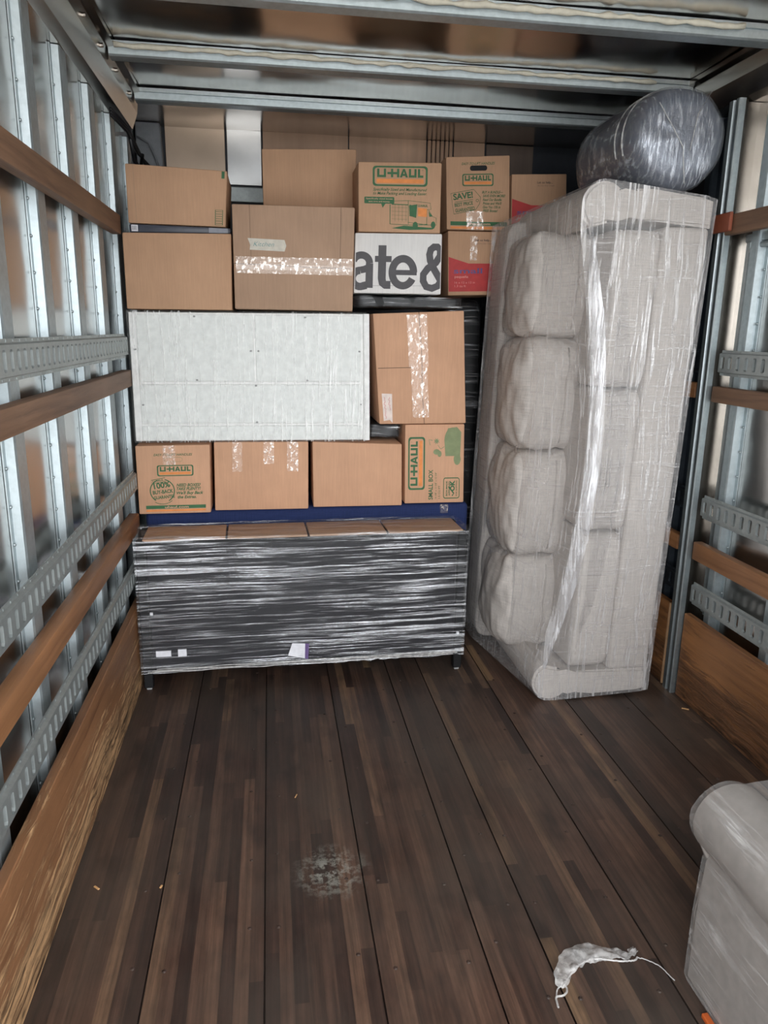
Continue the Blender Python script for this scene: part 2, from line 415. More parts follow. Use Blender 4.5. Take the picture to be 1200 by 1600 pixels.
# floor: laminated strips, staggered, in boards with open seams
bm = bmesh.new(); tone = bm.faces.layers.float.new('tone_f')
seams = [-.69, -.625, -.34, -.045, .245, .53, .69, .98, 1.28, 1.57, 1.83, 1.89]
rf = random.Random(11)
for a, b in zip(seams, seams[1:]):
    a += .0025; b -= .0025; n = max(1, round((b-a)/.036)); ww = (b-a)/n
    warm = rf.uniform(-.1, .1)
    for i in range(n):
        y = YB - rf.uniform(0, .6); x0 = a+i*ww; x1 = x0+ww
        while y < YF:
            L_ = rf.choice([.25, .4, .6, .8, 1.1, 1.5]) * rf.uniform(.8, 1.2)
            ya, yb_ = max(y, YB), min(y+L_, YF)
            if yb_ > ya:
                f = bm.faces.new([bm.verts.new(c) for c in ((x0, ya, 0), (x1, ya, 0), (x1, yb_, 0), (x0, yb_, 0))])
                tv = rf.gauss(.45 + warm, .2)
                if rf.random() < .04: tv = rf.uniform(.8, 1)
                if rf.random() < .14: tv = rf.uniform(0, .15)
                f[tone] = min(1, max(0, tv))
            y += L_
    for xx in (a, b):
        f = bm.faces.new([bm.verts.new(c) for c in ((xx, YB, 0), (xx, YF, 0), (xx, YF, -.02), (xx, YB, -.02))]); f[tone] = 0
# screw heads beside the seams
for a in seams[2:-2]:
    for s in (-.045, .04):
        y = .9 + rf.uniform(0, .2)
        while y < 4.2:
            cx, cy = a + s + rf.uniform(-.006, .006), y + rf.uniform(-.03, .03)
            top = [bm.verts.new((cx + .0035*cos(k*pi/4), cy + .0035*sin(k*pi/4), .0022)) for k in range(8)]
            bot = [bm.verts.new((cx + .0065*cos(k*pi/4), cy + .0065*sin(k*pi/4), 0)) for k in range(8)]
            f = bm.faces.new(top); f[tone] = .12
            for k in range(8):
                f = bm.faces.new((bot[k], bot[(k+1) % 8], top[(k+1) % 8], top[k])); f[tone] = .1
            y += .31
box(bm, XL, XR, YB, YF, -.16, -.012)
# write the attribute under the name the material reads
me = bpy.data.meshes.new('floor')
vals = [f[tone] for f in bm.faces]
bmesh.ops.recalc_face_normals(bm, faces=[f for f in bm.faces if abs(f.normal.z) < .5 or f.calc_center_median().z < -.01])
bm.to_mesh(me); bm.free()
at = me.attributes.new('tone', 'FLOAT', 'FACE'); at.data.foreach_set('value', vals)
me.materials.append(M['floor'])
fo = bpy.data.objects.new('floor', me); COL.objects.link(fo); fo['kind'] = 'structure'

# skins
def skin(name, mat, x, s):
    bm = bmesh.new(); box(bm, min(x, x+s*.02), max(x, x+s*.02), YB, YF, 0, ZC+.03)
    return struct(name, bm, mat)
skin('wall_left', M['alu'], XL, -1); skin('wall_right', M['alu'], XR, 1)
bm = bmesh.new(); box(bm, XL, XR, YF, YF+.02, 0, ZC+.03); struct('wall_front', bm, M['darkwall'])
# ceiling: one thin wavy sheet
bm = bmesh.new(); nx, ny = 60, 110; G = []
for j in range(ny+1):
    row = []
    for i in range(nx+1):
        x = XL + (XR-XL)*i/nx; y = YB + (YF-YB)*j/ny
        ph = ((y - 2.69) / .56) % 1.0
        env = sin(ph*pi)
        z = ZC + env * (.020*noise.noise(Vector((x*1.3, y*2.0, 0))) + .0025*noise.noise(Vector((x*4.5, y*5, 4)))) - .004*env
        row.append(bm.verts.new((x, y, z)))
    G.append(row)
for j in range(ny):
    for i in range(nx): bm.faces.new((G[j][i], G[j][i+1], G[j+1][i+1], G[j+1][i]))
box(bm, XL, XR, YB, YF, ZC+.03, ZC+.04)
struct('ceiling', bm, M['ceil'], smooth='auto')
# ground outside the open back
bm = bmesh.new(); box(bm, -30, 30, -60, 30, -1.15, -1.0); struct('ground', bm, M['ground'])

# roof rails along both top corners
for s, nm, X_ in ((1, 'trim_1', XL), (-1, 'trim_2', XR)):
    bm = bmesh.new()
    pr = [(0, 2.478), (.031, 2.478), (.07, 2.49), (.095, 2.56), (.10, 2.612), (.13, 2.618), (.13, ZC-.004), (0, ZC-.004)]
    prism(bm, [(X_ + s*u, v) for u, v in pr], YB, 3.92)
    if s == 1:
        for yy in (2.62, 2.86, 3.13, 3.4, 3.7):
            tube(bm, [(X_+.09, yy, 2.585), (X_+.108, yy, 2.587)], .008, 8)
    struct(nm, bm, M['toprail'])

# ceiling bows
bows = [(-.13, 'ceiling crossbeam nearest the open back, seventh from the boxes'), (.43, 'ceiling crossbeam above the photographer, sixth from the boxes'), (.99, 'ceiling crossbeam overhead, fifth from the boxes'), (1.55, 'ceiling crossbeam just past overhead, fourth from the boxes'),
        (2.09, 'ceiling crossbeam overhead, third from the boxes, just out of the top of the view'), (2.63, 'steel ceiling crossbeam at the very top edge, nearest one in view'), (3.225, 'steel ceiling crossbeam with cream sealant, middle of the three in view'), (3.79, 'steel ceiling crossbeam nearest the front wall, over the cardboard boxes')]
for i, (y, lab) in enumerate(bows):
    if y < 2.0: continue
    t_ = empty('ceiling_beam', (.6, y, 2.575), lab, 'beam', 'steel ceiling crossbeams')
    bm = bmesh.new()
    pr = [(y-.008, 2.634), (y-.008, 2.618), (y+.004, 2.618), (y+.006, 2.592), (y+.012, 2.586), (y+.068, 2.586), (y+.074, 2.592), (y+.076, 2.618), (y+.105, 2.618), (y+.105, 2.634)]
    prism(bm, pr, XL+.105, XR-.105, 'x')
    obj('beam', bm, M['galv'], t_)
    bm = bmesh.new(); rs = random.Random(i); xs = XL+.13
    pts = []; rad = []
    while xs < XR-.25:
        pts.append((xs, y-.010, 2.618 + rs.uniform(-.003, .003))); rad.append(rs.uniform(.005, .012)); xs += .035
    tube(bm, pts, rad, 6); 
    if y < 3.7: obj('sealant_bead', bm, M['sealant'], t_, smooth=True)
    else: bm.free()

# studs ------------------------------------------------------------
def stud(y0, y1, side, label, z0=.0, z1=2.476, face=.03, group=None, mat='galv'):
    X_ = XL if side > 0 else XR
    t_ = empty('wall_post', (X_, (y0+y1)/2, 0), label, 'post', group)
    bm = bmesh.new(); f = face; w_ = .018
    pr = [(0.001, y0-w_), (.005, y0-w_), (.005, y0), (f-.004, y0+.004), (f, y0+.010), (f, y1-.010), (f-.004, y1-.004), (.005, y1), (.005, y1+w_), (0.001, y1+w_)]
    prism(bm, [(X_+side*u, v) for u, v in pr], z0, z1, 'z')
    obj('post', bm, M[mat], t_)
    bm = bmesh.new(); z = z0 + .12
    while z < z1-.05:
        for yy in (y0-w_/2,):
            bmesh.ops.create_uvsphere(bm, u_segments=6, v_segments=4, radius=.005, matrix=Matrix.Translation((X_+side*.006, yy, z)))
        z += .1016
    o = obj('rivets', bm, M['galv'], t_, smooth=True); o['kind'] = 'stuff'
Lord = ['nearest the open back', 'second from the open back', 'third from the open back', 'fourth from the open back', 'fourth from the front wall, first whole one in view', 'third from the front wall', 'second from the front wall', 'nearest the front wall, beside the stacked boxes']
for i, (a, b) in enumerate([(1.20, 1.29), (1.60, 1.69), (2.0, 2.09), (2.40, 2.49), (2.80, 2.89), (3.20, 3.29), (3.60, 3.69), (4.0, 4.09)]):
    stud(a, b, 1, 'galvanised post on the left wall, ' + Lord[i], group='galvanised posts on the left wall')
Rord = ['cut off by the right edge of the photo', 'bright one just right of the door frame', 'behind the upended sofa near the front wall', 'in the front right corner of the truck', 'half hidden behind the sofa, right of its edge']
for i, (a, b) in enumerate([(2.36, 2.42), (2.745, 2.80), (3.60, 3.68), (4.05, 4.13), (3.12, 3.18)]):
    stud(a, b, -1, 'galvanised post on the right wall, ' + Rord[i], face=.04, group='galvanised posts on the right wall', mat='shadedsteel' if a > 3 else 'galv')
# the wide door-side post on the right
t_ = empty('door_post', (1.85, 2.9, 0), 'tall grey steel post on the right wall beside the upended sofa', 'post')
bm = bmesh.new()
M['poststeel'] = metal('post_steel', (.34, .38, .39), .38, 6, .12, .8)
prism(bm, [(1.812, 2.86), (1.789, 2.86), (1.785, 2.864), (1.785, 2.880), (1.795, 2.884), (1.795, 2.897), (1.785, 2.901), (1.785, 2.925), (1.789, 2.93), (1.812, 2.93)], 0, 2.476, 'z')
obj('post', bm, M['poststeel'], t_)
bm = bmesh.new(); prism(bm, [(1.8125, 2.875), (1.83, 2.875), (1.832, 2.90), (1.84, 2.905), (1.90, 2.905), (1.90, 2.925), (1.8125, 2.925)], 0, 2.476, 'z'); obj('recessed_web', bm, M['toprail'], t_)  # darker metal on the web paints in the dark stripes of reflections
# welded frame of the side door, right wall
t_ = empty('side_door_frame', (1.87, 2.82, 0), 'welded aluminium frame with rounded corner on the right wall, under the upper wooden slat', 'frame')
bm = bmesh.new(); c = []
for a in range(0, 91, 15): c.append((1.878, 2.775 + .035*cos(R(a)), 1.905 + .035*sin(R(a))))
tube(bm, [(1.878, 2.81, .40)] + c + [(1.878, 1.6, 1.94)], .011, 8); obj('frame', bm, M['galv'], t_, smooth=True)
bm = bmesh.new(); box(bm, 1.872, 1.899, 1.6, 2.85, 1.955, 1.985, .004); box(bm, 1.88, 1.899, 2.822, 2.852, .40, 1.96, .004); obj('outer_flange', bm, M['galv'], t_)

# cargo tracks ------------------------------------------------------------
def track(y0, y1, zc, x, s, label, group, mat='track'):
    """slotted logistic rail; s = direction into the room"""
    t_ = empty('cargo_track', (x, (y0+y1)/2, zc), label, 'rail', group)
    bm = bmesh.new(); P = .0508; n = int((y1-y0)/P); hz = .030
    def V(y, z, d): return bm.verts.new((x + s*d, y, zc+z))
    # flanges and shoulders
    for sg in (1, -1):
        pr = [(0, sg*.050), (0.0035, sg*.050), (.0035, sg*.040), (.014, sg*.0365), (.014, sg*hz)]
        prev = None
        for (d, z) in pr:
            cur = (V(y0, z, d), V(y0+n*P, z, d))
            if prev: bm.faces.new((prev[0], prev[1], cur[1], cur[0]))
            prev = cur
        for k in range(n):      # punched marks on the flanges
            yy = y0 + (k+.5)*P
            box(bm, x+s*.0025, x+s*.0050, yy-.002, yy+.002, zc+sg*.0425, zc+sg*.0475)
    for k in range(n):
        a, b = y0+k*P, y0+(k+1)*P; c = (a+b)/2; w_, h_ = .0115, .026
        oct_ = [(c-w_, h_-.006), (c-w_+.005, h_), (c+w_-.005, h_), (c+w_, h_-.006), (c+w_, -h_+.006), (c+w_-.005, -h_), (c-w_+.005, -h_), (c-w_, -h_+.006)]
        I = [V(y, z, .014) for y, z in oct_]; J = [V(y, z, .004) for y, z in oct_]
        O = [V(a, hz, .014), V(b, hz, .014), V(b, -hz, .014), V(a, -hz, .014)]
        bm.faces.new((O[0], O[1], I[2], I[1])); bm.faces.new((O[1], I[3], I[2])); bm.faces.new((O[1], O[2], I[4], I[3]))
        bm.faces.new((O[2], I[5], I[4])); bm.faces.new((O[2], O[3], I[6], I[5])); bm.faces.new((O[3], I[7], I[6]))
        bm.faces.new((O[3], O[0], I[0], I[7])); bm.faces.new((O[0], I[1], I[0]))
        for q in range(8): bm.faces.new((I[q], I[(q+1) % 8], J[(q+1) % 8], J[q]))
    obj('rail', bm, M[mat], t_)
xl = -.617
for zc, nm in ((1.515, 'topmost of three'), (.92, 'middle of three'), (.532, 'lowest of three, just above the kick board')):
    track(.45, 3.40, zc, -.645+.028, 1, 'slotted steel cargo track on the left wall, ' + nm, 'slotted cargo tracks on the left wall')
for zc, nm in ((1.49, 'topmost'), (.888, 'middle'), (.50, 'lowest')):
    track(1.4, 2.84, zc, 1.819, -1, 'slotted steel cargo track at the right edge, %s of the three there' % nm, 'slotted cargo tracks on the right wall')
    track(2.955, 4.4, zc, 1.84, -1, 'short stretch of slotted cargo track seen between sofa and steel post, %s of three' % nm, 'slotted cargo tracks beside the sofa', 'shadedsteel')
def slat(y0, y1, z0, z1, x0, x1, mat, label, group=None):
    bm = bmesh.new(); box(bm, x0, x1, y0, y1, z0, z1, .006, 2)
    o = obj('wooden_slat', bm, mat, smooth='auto', loc=((x0+x1)/2, (y0+y1)/2, z0)); tag(o, label, 'slat', group)
    return o
slat(.45, 3.44, 1.972, 2.05, -.648, -.607, M['slat'], 'brown wooden slat on the left wall, highest of three', 'wooden slats on the left wall')
slat(.45, 3.45, 1.338, 1.410, -.648, -.603, M['slat'], 'brown wooden slat on the left wall, just under the top cargo track', 'wooden slats on the left wall')
slat(.45, 3.40, .690, .770, -.648, -.603, M['slat_orange'], 'orange-brown wooden slat on the left wall, lowest, ending at the black cabinet', 'wooden slats on the left wall')
slat(1.4, 2.855, 1.980, 2.055, 1.78, 1.815, M['slat'], 'brown wooden slat on the right wall, highest, right of the sofa top', 'wooden slats on the right wall')
slat(1.4, 2.84, 1.330, 1.395, 1.80, 1.84, M['slat'], 'brown wooden slat on the right wall, under the top cargo track', 'wooden slats on the right wall')
slat(1.4, 2.84, .650, .730, 1.80, 1.84, M['slat_orange'], 'orange-brown wooden slat on the right wall, between two cargo tracks above the kick board', 'wooden slats on the right wall')
slat(2.965, 4.4, 1.335, 1.400, 1.80, 1.84, M['slat_orange'], 'short end of wooden slat between sofa and steel post, upper of two', 'slat ends beside the sofa')
slat(2.965, 4.4, .655, .725, 1.80, 1.84, M['slat_orange'], 'short end of wooden slat between sofa and steel post, lower of two', 'slat ends beside the sofa')
bm = bmesh.new(); box(bm, 1.765, 1.779, 2.80, 2.915, 1.992, 2.062, .003)
o = obj('painted_block', bm, M['slatred'], loc=(1.77, 2.86, 1.99)); tag(o, 'red-brown painted wood block on the highest right slat, touching the sofa corner', 'block')
# kick boards
bm = bmesh.new(); box(bm, -.635, -.605, .3, 3.5, .0, .385, .003); struct('baseboard_left', bm, M['kickL'])
bm = bmesh.new(); box(bm, 1.805, 1.835, 1.0, 2.85, .0, .395, .003); struct('baseboard_right', bm, M['kickR'])
bm = bmesh.new(); box(bm, 1.80, 1.83, 2.965, 4.4, .0, .40, .003); box(bm, 1.797, 1.832, 2.958, 2.966, .0, .40, mi=1); struct('baseboard_far_right', bm, [M['kickR'], M['plyedge']])

# dark sheet added for the shade on the right wall past the post
bm = bmesh.new(); box(bm, 1.888, 1.899, 2.94, YF-.02, .0, 2.47, .002); struct('shade_panel', bm, M['navyshade'])
# front wall panels
def panel(name, x0, x1, z0, z1, mat, y=YF-.004, th=.012):
    bm = bmesh.new(); box(bm, x0, x1, y-th, y, z0, z1, .002); return struct(name, bm, mat)
panel('trim_3', -.53, -.215, 2.2, ZC-.001, M['wallpanel'])
panel('trim_4', -.205, -.02, 2.36+0, ZC-.001, M['wallsilver'])
panel('trim_5', -.012, .457, 1.9+0, ZC-.001, M['ply'])
panel('trim_6', .463, .90, 1.9+0, ZC-.001, M['ply'])
panel('trim_7', 1.06, 1.24, 1.9+0, ZC-.001, M['ply'])
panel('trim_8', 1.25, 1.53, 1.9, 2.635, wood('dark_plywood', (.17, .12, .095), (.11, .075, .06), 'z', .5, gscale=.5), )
bm = bmesh.new()
for k in range(6): box(bm, .907+k*.025, .927+k*.025, YF-.02, YF-.004, 1.9, ZC-.001, .003)
struct('trim_9', bm, M['ply'])
bm = bmesh.new(); box(bm, -.6, .0, YF-.03, YF-.004, 2.27, 2.35, .004)
for k in range(9): box(bm, -.58+k*.068, -.575+k*.068, YF-.034, YF-.03, 2.29, 2.345)
struct('trim_10', bm, M['track'])
# grey plastic nose housing and its cables in the top left corner
t_ = empty('corner_housing', (-.62, 4.40, 2.2), 'grey plastic moulded housing in the upper left front corner behind the cardboard box', 'housing')
bm = bmesh.new()
hexa(bm, [(-.672, ZC-.002), (-.545, ZC-.002), (-.53, 2.24), (-.672, 2.2)], 4.385, .06, .01, 3); obj('housing', bm, M['greyplastic'], t_, smooth='auto')
bm = bmesh.new(); tube(bm, [(-.66, 4.37, 2.56), (-.60, 4.362, 2.53), (-.57, 4.36, 2.46), (-.552, 4.362, 2.40), (-.60, 4.362, 2.385), (-.66, 4.368, 2.39)], .006, 6); obj('raised_rib', bm, M['greyplastic'], t_, smooth=True)
t_ = empty('cable_bundle', (-.62, 3.9, 2.4), 'black cable bundle dangling in the upper left corner above the boxes', 'cable')
bm = bmesh.new()
for k, off in enumerate([0, .012, .024]):
    tube(bm, [(-.63, 3.5, 2.47-off), (-.60, 3.7, 2.455-off), (-.585, 3.85, 2.40-off), (-.56, 3.95, 2.33+off), (-.53, 4.1, 2.345-off*.5), (-.49, 4.2, 2.35), (-.465, 4.3, 2.335+off)], .006, 7)
obj('cable', bm, M['cable'], t_, smooth=True)
bm = bmesh.new(); tube(bm, [(-.60, 3.72, 2.46), (-.59, 3.8, 2.33), (-.575, 3.86, 2.31), (-.57, 3.9, 2.38)], .009, 7); obj('loop', bm, M['cable'], t_, smooth=True)
bm = bmesh.new(); box(bm, -.545, -.52, 4.0, 4.04, 2.325, 2.345, .003); obj('connector', bm, M['masking'], t_)

# ------------------------------------------------------------ cartons
def carton(name, label, quad, y0, depth, mat, group=None, cat='box', crease=None):
    xs = [q[0] for q in quad]; zs = [q[1] for q in quad]
    t_ = empty(name, (sum(xs)/4, y0+depth/2, min(zs)), label, cat, group)
    bm = bmesh.new(); hexa(bm, quad, y0, depth, .005, 2)
    obj('body', bm, mat, t_, smooth='auto')
    return t_
def crease(parent, quad, y0, segs, w_=.0018):
    b = bmesh.new()
    for s in segs: stroke2d(b, s, .006)
    return printed('flap_seam', b, M['dark'], parent, quad, y0, .0008)
def tape(parent, quad, y0, pts, name='clear_tape', wrap=None):
    """tape laid on the front face, with a wavy surface; pts = unit rectangle u0,u1,v0,v1"""
    u0, u1, v0, v1 = pts; b = bmesh.new(); nu = max(2, int((u1-u0)*60)); nv = max(2, int((v1-v0)*60))
    g = [[b.verts.new((u0+(u1-u0)*i/nu + .003*noise.noise(Vector((j*.9, 3, u0*9))), v0+(v1-v0)*j/nv + .004*noise.noise(Vector((i*.8, 7, v0*9))), -.0008*random.random())) for i in range(nu+1)] for j in range(nv+1)]
    for j in range(nv):
        for i in range(nu): b.faces.new((g[j][i], g[j][i+1], g[j+1][i+1], g[j+1][i]))
    return printed(name, b, M['tape'], parent, quad, y0, .0025)

def logo_bm(kind, u0, u1, v0, v1):
    """block-letter U-HAUL plate in unit face coordinates. kind: frame / letters / stripe"""
    b = bmesh.new(); W_, H_ = u1-u0, v1-v0
    def T(x, y): return (u0 + x*W_, v0 + y*H_)
    if kind == 'frame':
        rx = .05
        pts = [T(x, y) for x, y in [(px, py) for px, py in rr_unit]]
        n = len(pts); inn = [T(.035 + .93*x, .085 + .83*y) for x, y in rr_unit]
        A = [b.verts.new((*p, 0)) for p in pts]; B = [b.verts.new((*p, 0)) for p in inn]
        for i in range(n): b.faces.new((A[i], A[(i+1) % n], B[(i+1) % n], B[i]))
    if kind == 'stripe':
        poly2d(b, [T(.07, .15), T(.93, .15), T(.93, .36), T(.07, .36)])
    if kind == 'letters':
        y0, y1 = .44, .86
        def rc(x0, x1, a, c): poly2d(b, [T(x0, y0+(y1-y0)*a), T(x1, y0+(y1-y0)*a), T(x1, y0+(y1-y0)*c), T(x0, y0+(y1-y0)*c)])
        s = .040
        rc(.08, .08+s, 0, 1); rc(.20, .20+s, .0, 1); rc(.08+s, .20, 0, .26)           # U
        rc(.265, .33, .36, .62)                                                     # hyphen runs into the H
        rc(.33, .33+s, 0, 1); rc(.44, .44+s, 0, 1); rc(.33+s, .44, .36, .62)          # H
        Y = lambda a: y0+(y1-y0)*a
        poly2d(b, [T(.49, Y(0)), T(.532, Y(0)), T(.58, Y(1)), T(.548, Y(1))]); poly2d(b, [T(.598, Y(0)), T(.64, Y(0)), T(.582, Y(1)), T(.552, Y(1))])
        rc(.525, .605, .18, .40)                                                    # A
        rc(.655, .655+s, .0, 1); rc(.755, .755+s, .0, 1); rc(.655+s, .755, 0, .26)    # U
        rc(.82, .82+s, 0, 1); rc(.82+s, .92, 0, .26)                                 # L
        stroke2d(b, [T(.905 + .01*cos(a*pi/3), .80+.03*sin(a*pi/3)) for a in range(6)], .002, True)
    return b
rr_unit = [(x, y) for x, y in rrect(0, 1, 0, 1, .001)]
def _rru():
    o = []
    for (cx, cy, a0) in ((1, 1, 0), (0, 1, 90), (0, 0, 180), (1, 0, 270)):
        rx, ry = .06, .16
        ccx = 1-rx if cx else rx; ccy = 1-ry if cy else ry
        for k in range(6):
            a = R(a0 + 90*k/5); o.append((ccx + rx*cos(a), ccy + ry*sin(a)))
    return o
rr_unit = _rru()
def logo(parent, quad, y0, u0, u1, v0, v1, rot=False):
    for kind, mt, nm in (('frame', 'green', 'logo_frame'), ('stripe', 'orange', 'logo_stripe'), ('letters', 'green', 'logo_letters')):
        if rot:     # reads upward: rotate 90 degrees
            b = logo_bm(kind, 0, 1, 0, 1)
            for v in b.verts: v.co = Vector((u0 + (1-v.co.y)*(u1-u0), v0 + v.co.x*(v1-v0), 0))
        else: b = logo_bm(kind, u0, u1, v0, v1)
        printed(nm, b, M[mt], parent, quad, y0, .0012 if kind != 'letters' else .0014)
def words(parent, quad, y0, lines, mat='green', name='lettering', rot=0.0, lift=.0013):
    """lines: (text, u, v, height, width, shear, bold[, rot]) in unit face coordinates"""
    b = bmesh.new()
    for ln in lines:
        s, u, v, h, wd, sh, bd = ln[:7]
        tb = text_bm(s, 1.0, bd, sh, width=None)
        xs = [q.co.x for q in tb.verts]; k = wd / (max(xs)-min(xs))
        for q in tb.verts: q.co.x *= k; q.co.y *= h/.73
        rr = ln[7] if len(ln) > 7 else 0
        if rr == 90:
            for q in tb.verts: q.co = Vector((-q.co.y * (wd and 1), q.co.x, 0))
        elif rr:
            for q in tb.verts: q.co = Vector((q.co.x*cos(R(rr)) - q.co.y*sin(R(rr)), q.co.x*sin(R(rr)) + q.co.y*cos(R(rr)), 0))
        add2d(b, tb, u, v)
    return printed(name, b, M[mat], parent, quad, y0, lift)

# --- low furniture under a navy blanket (behind the cabinet) that carries the first row
t_ = empty('blanket_covered_chest', (.17, 3.8, 0), 'low chest draped in a navy blanket, under the bottom row of boxes', 'chest')
bm = bmesh.new(); box(bm, -.57, .92, 3.50, 3.95, 0, .735, .01, 2); obj('chest', bm, M['black'], t_)
bm = bmesh.new(); box(bm, -.59, .965, 3.475, 3.97, .30, .757, .025, 3)
bmesh.ops.subdivide_edges(bm, edges=[e for e in bm.edges if e.calc_length() > .3], cuts=24, use_grid_fill=True)
for v in bm.verts:
    q = v.co
    q.z += .015*max(0, (q.x+.59)/1.55) * (1 if q.z > .6 else 0)
    if q.y < 3.6 and q.z < .75: q.y += .004*noise.noise(q*12)
obj('blanket', bm, M['navy'], t_, smooth='auto')
bm = bmesh.new(); box(bm, .82, .86, 3.468, 3.478, .72, .765, .003); obj('tape_strip', bm, M['tape'], t_)

D = .55
q = [(-.603, 1.077), (-.276, 1.081), (-.283, .764), (-.603, .762)]; y = 3.405
b_ = carton('cardboard_box', 'brown carton with green buy-back seal print, bottom row left, against the left wall', q, y, D, M['card_warm'], 'stacked moving boxes')
logo(b_, q, y, .275, .77, .555, .715)
words(b_, q, y, [('EASY-TO-LIFT HANDLES', .24, .85, .035, .52, .25, .012)])
b = bmesh.new(); pts = rrect(.38, .62, .765, .825, .025); stroke2d(b, pts, .004, True); printed('handle_cutout', b, M['green2'], b_, q, y)
b = bmesh.new()
stroke2d(b, arc(.335, .34, .165, .17, -60, 75, 24), .014); stroke2d(b, arc(.335, .34, .165, .17, 110, 235, 24), .014)
stroke2d(b, arc(.335, .32, .185, .175, 235, 315, 16), .008)
stroke2d(b, [(.19, .50), (.38, .535), (.37, .475), (.20, .45)], .007, True); printed('seal_outline', b, M['green'], b_, q, y)
words(b_, q, y, [('U-HAUL', .21, .468, .034, .15, .1, .02, 8), ('100%', .225, .37, .085, .225, 0, .03, 8), ('BUY-BACK', .205, .29, .055, .28, 0, .03, 5), ('GUARANTEE', .215, .215, .048, .29, 0, .03, 5),
                 ('NEED BOXES?', .53, .40, .045, .335, .3, .03), ('TAKE PLENTY!', .53, .345, .045, .335, .3, .03), ("We'll Buy Back", .53, .285, .045, .37, .3, .03), ('the Extras.', .54, .225, .045, .26, .3, .03)])
b = bmesh.new(); poly2d(b, [(.10, .075), (.93, .075), (.93, .125), (.10, .125)]); printed('green_band', b, M['green'], b_, q, y)
b = bmesh.new(); poly2d(b, [(.10, .035), (.93, .035), (.93, .062), (.10, .062)]); printed('orange_band', b, M['orange'], b_, q, y)
words(b_, q, y, [('uhaul.com', .36, .083, .035, .33, 0, .02)], 'tan_ink', 'web_address', lift=.0018)
tape(b_, q, y, (.36, .53, .72, 1.0))

q = [(-.259, 1.090), (.171, 1.089), (.168, .769), (-.265, .769)]; y = 3.42
b_ = carton('cardboard_box', 'plain brown carton with three strips of clear tape on its top edge, bottom row', q, y, D, M['card_warm'], 'stacked moving boxes')
for a, c, h_ in ((.19, .295, .57), (.52, .63, .68), (.77, .89, .57)): tape(b_, q, y, (a, c, h_, 1.0))
q = [(.189, 1.089), (.612, 1.075), (.618, .776), (.192, .776)]
b_ = carton('cardboard_box', 'plain brown carton with no tape or print, bottom row, left of the small printed box', q, 3.42, D, M['card_warm'], 'stacked moving boxes')
q = [(.628, 1.165), (.917, 1.167), (.928, .782), (.634, .781)]; y = 3.435
b_ = carton('cardboard_box', 'brown carton with sideways green logo and pot drawing, bottom row beside the sofa', q, y, D-.02, M['card_warm'], 'stacked moving boxes')
logo(b_, q, y, .055, .335, .175, .845, rot=True)
def words_up(parent, quad, y0, lines, mat='green'):
    b = bmesh.new()
    for s, u, v, h, L_, bd in lines:
        tb = text_bm(s, 1.0, bd, 0); xs = [p.co.x for p in tb.verts]; k = L_/(max(xs)-min(xs))
        for p in tb.verts: p.co = Vector((-p.co.y*h/.73, p.co.x*k, 0))
        add2d(b, tb, u, v)
    return printed('lettering', b, M[mat], parent, quad, y0)
words_up(b_, q, y, [('SMALL BOX', .47, .045, .075, .385, .02), ('16 3/8" x 12 5/8" x 12 5/8"', .535, .055, .03, .34, .005), ('1.5 CU FT', .595, .055, .032, .17, .01)])
words_up(b_, q, y, [('BOX-MADE', .72, .09, .028, .19, .03), ('APPROVED', .765, .09, .028, .19, .03), ('OK', .84, .15, .075, .14, .05), ('FOR SHIPPING', .885, .085, .024, .20, .02)])
b = bmesh.new(); stroke2d(b, rrect(.655, .92, .06, .32, .03), .012, True); stroke2d(b, [(.80, .09), (.83, .12), (.74, .21)], .02)
printed('stamp_outline', b, M['green'], b_, q, y)
b = bmesh.new()
poly2d(b, arc(.80, .80, .14, .16, 0, 340, 26)); poly2d(b, [(.68, .60), (.93, .60), (.945, .90), (.87, .965), (.72, .95), (.66, .80)]); poly2d(b, arc(.88, .56, .06, .075, 0, 340, 14))
for v in b.verts: v.co.x = min(v.co.x, .955)
printed('pot_drawing', b, M['green2'], b_, q, y)
b = bmesh.new()
for cx, cy in ((.53, .79), ):
    poly2d(b, [(cx + (.055 if k % 2 else .025)*cos(k*pi/8), cy + (.045 if k % 2 else .02)*sin(k*pi/8)) for k in range(16)])
poly2d(b, arc(.53, .655, .055, .035, 0, 340, 14)); poly2d(b, arc(.58, .63, .035, .04, 0, 340, 14)); stroke2d(b, [(.42, .74), (.40, .81), (.46, .80)], .01); stroke2d(b, [(.55, .74), (.60, .69), (.66, .72)], .008)
printed('flower_drawing', b, M['green2'], b_, q, y)

# --- white unit on its side, wrapped
Q = [(-.598, 1.657), (.449, 1.667), (.457, 1.096), (-.600, 1.096)]; y = 3.42
t_ = empty('wrapped_cabinet', (-.07, 3.67, 1.096), 'white panelled cabinet lying on its side in clear stretch film, middle of the stack', 'cabinet')
bm = bmesh.new(); hexa(bm, Q, y, .42, .004, 2); obj('carcass', bm, M['white_edge'], t_)
def upanel(name, u0, u1, v0, v1, th, mat):
    b = bmesh.new(); TL, TR, BR, BL = [Vector(k) for k in Q]
    def P(u, v): p = (BL*(1-u)+BR*u)*(1-v)+(TL*(1-u)+TR*u)*v; return (p.x, p.y)
    hexa(b, [P(u0, v1), P(u1, v1), P(u1, v0), P(u0, v0)], y-th, th+.001, .0015, 1)
    return obj(name, b, mat, t_)
upanel('back_panel', .03, .505, .475, .985, .0045, M['white_panel']); upanel('back_panel', .513, .962, .475, .985, .0045, M['white_panel'])
upanel('back_panel', .03, .962, .145, .445, .0045, M['white_panel'])
upanel('rail', .03, .962, .450, .470, .007, M['white_edge']); upanel('rail', .03, .962, .122, .140, .006, M['white_edge'])
upanel('base_panel', .03, .962, .005, .118, .004, M['white_panel']); upanel('side_trim', .974, .999, .0, 1.0, .014, M['white_edge'])
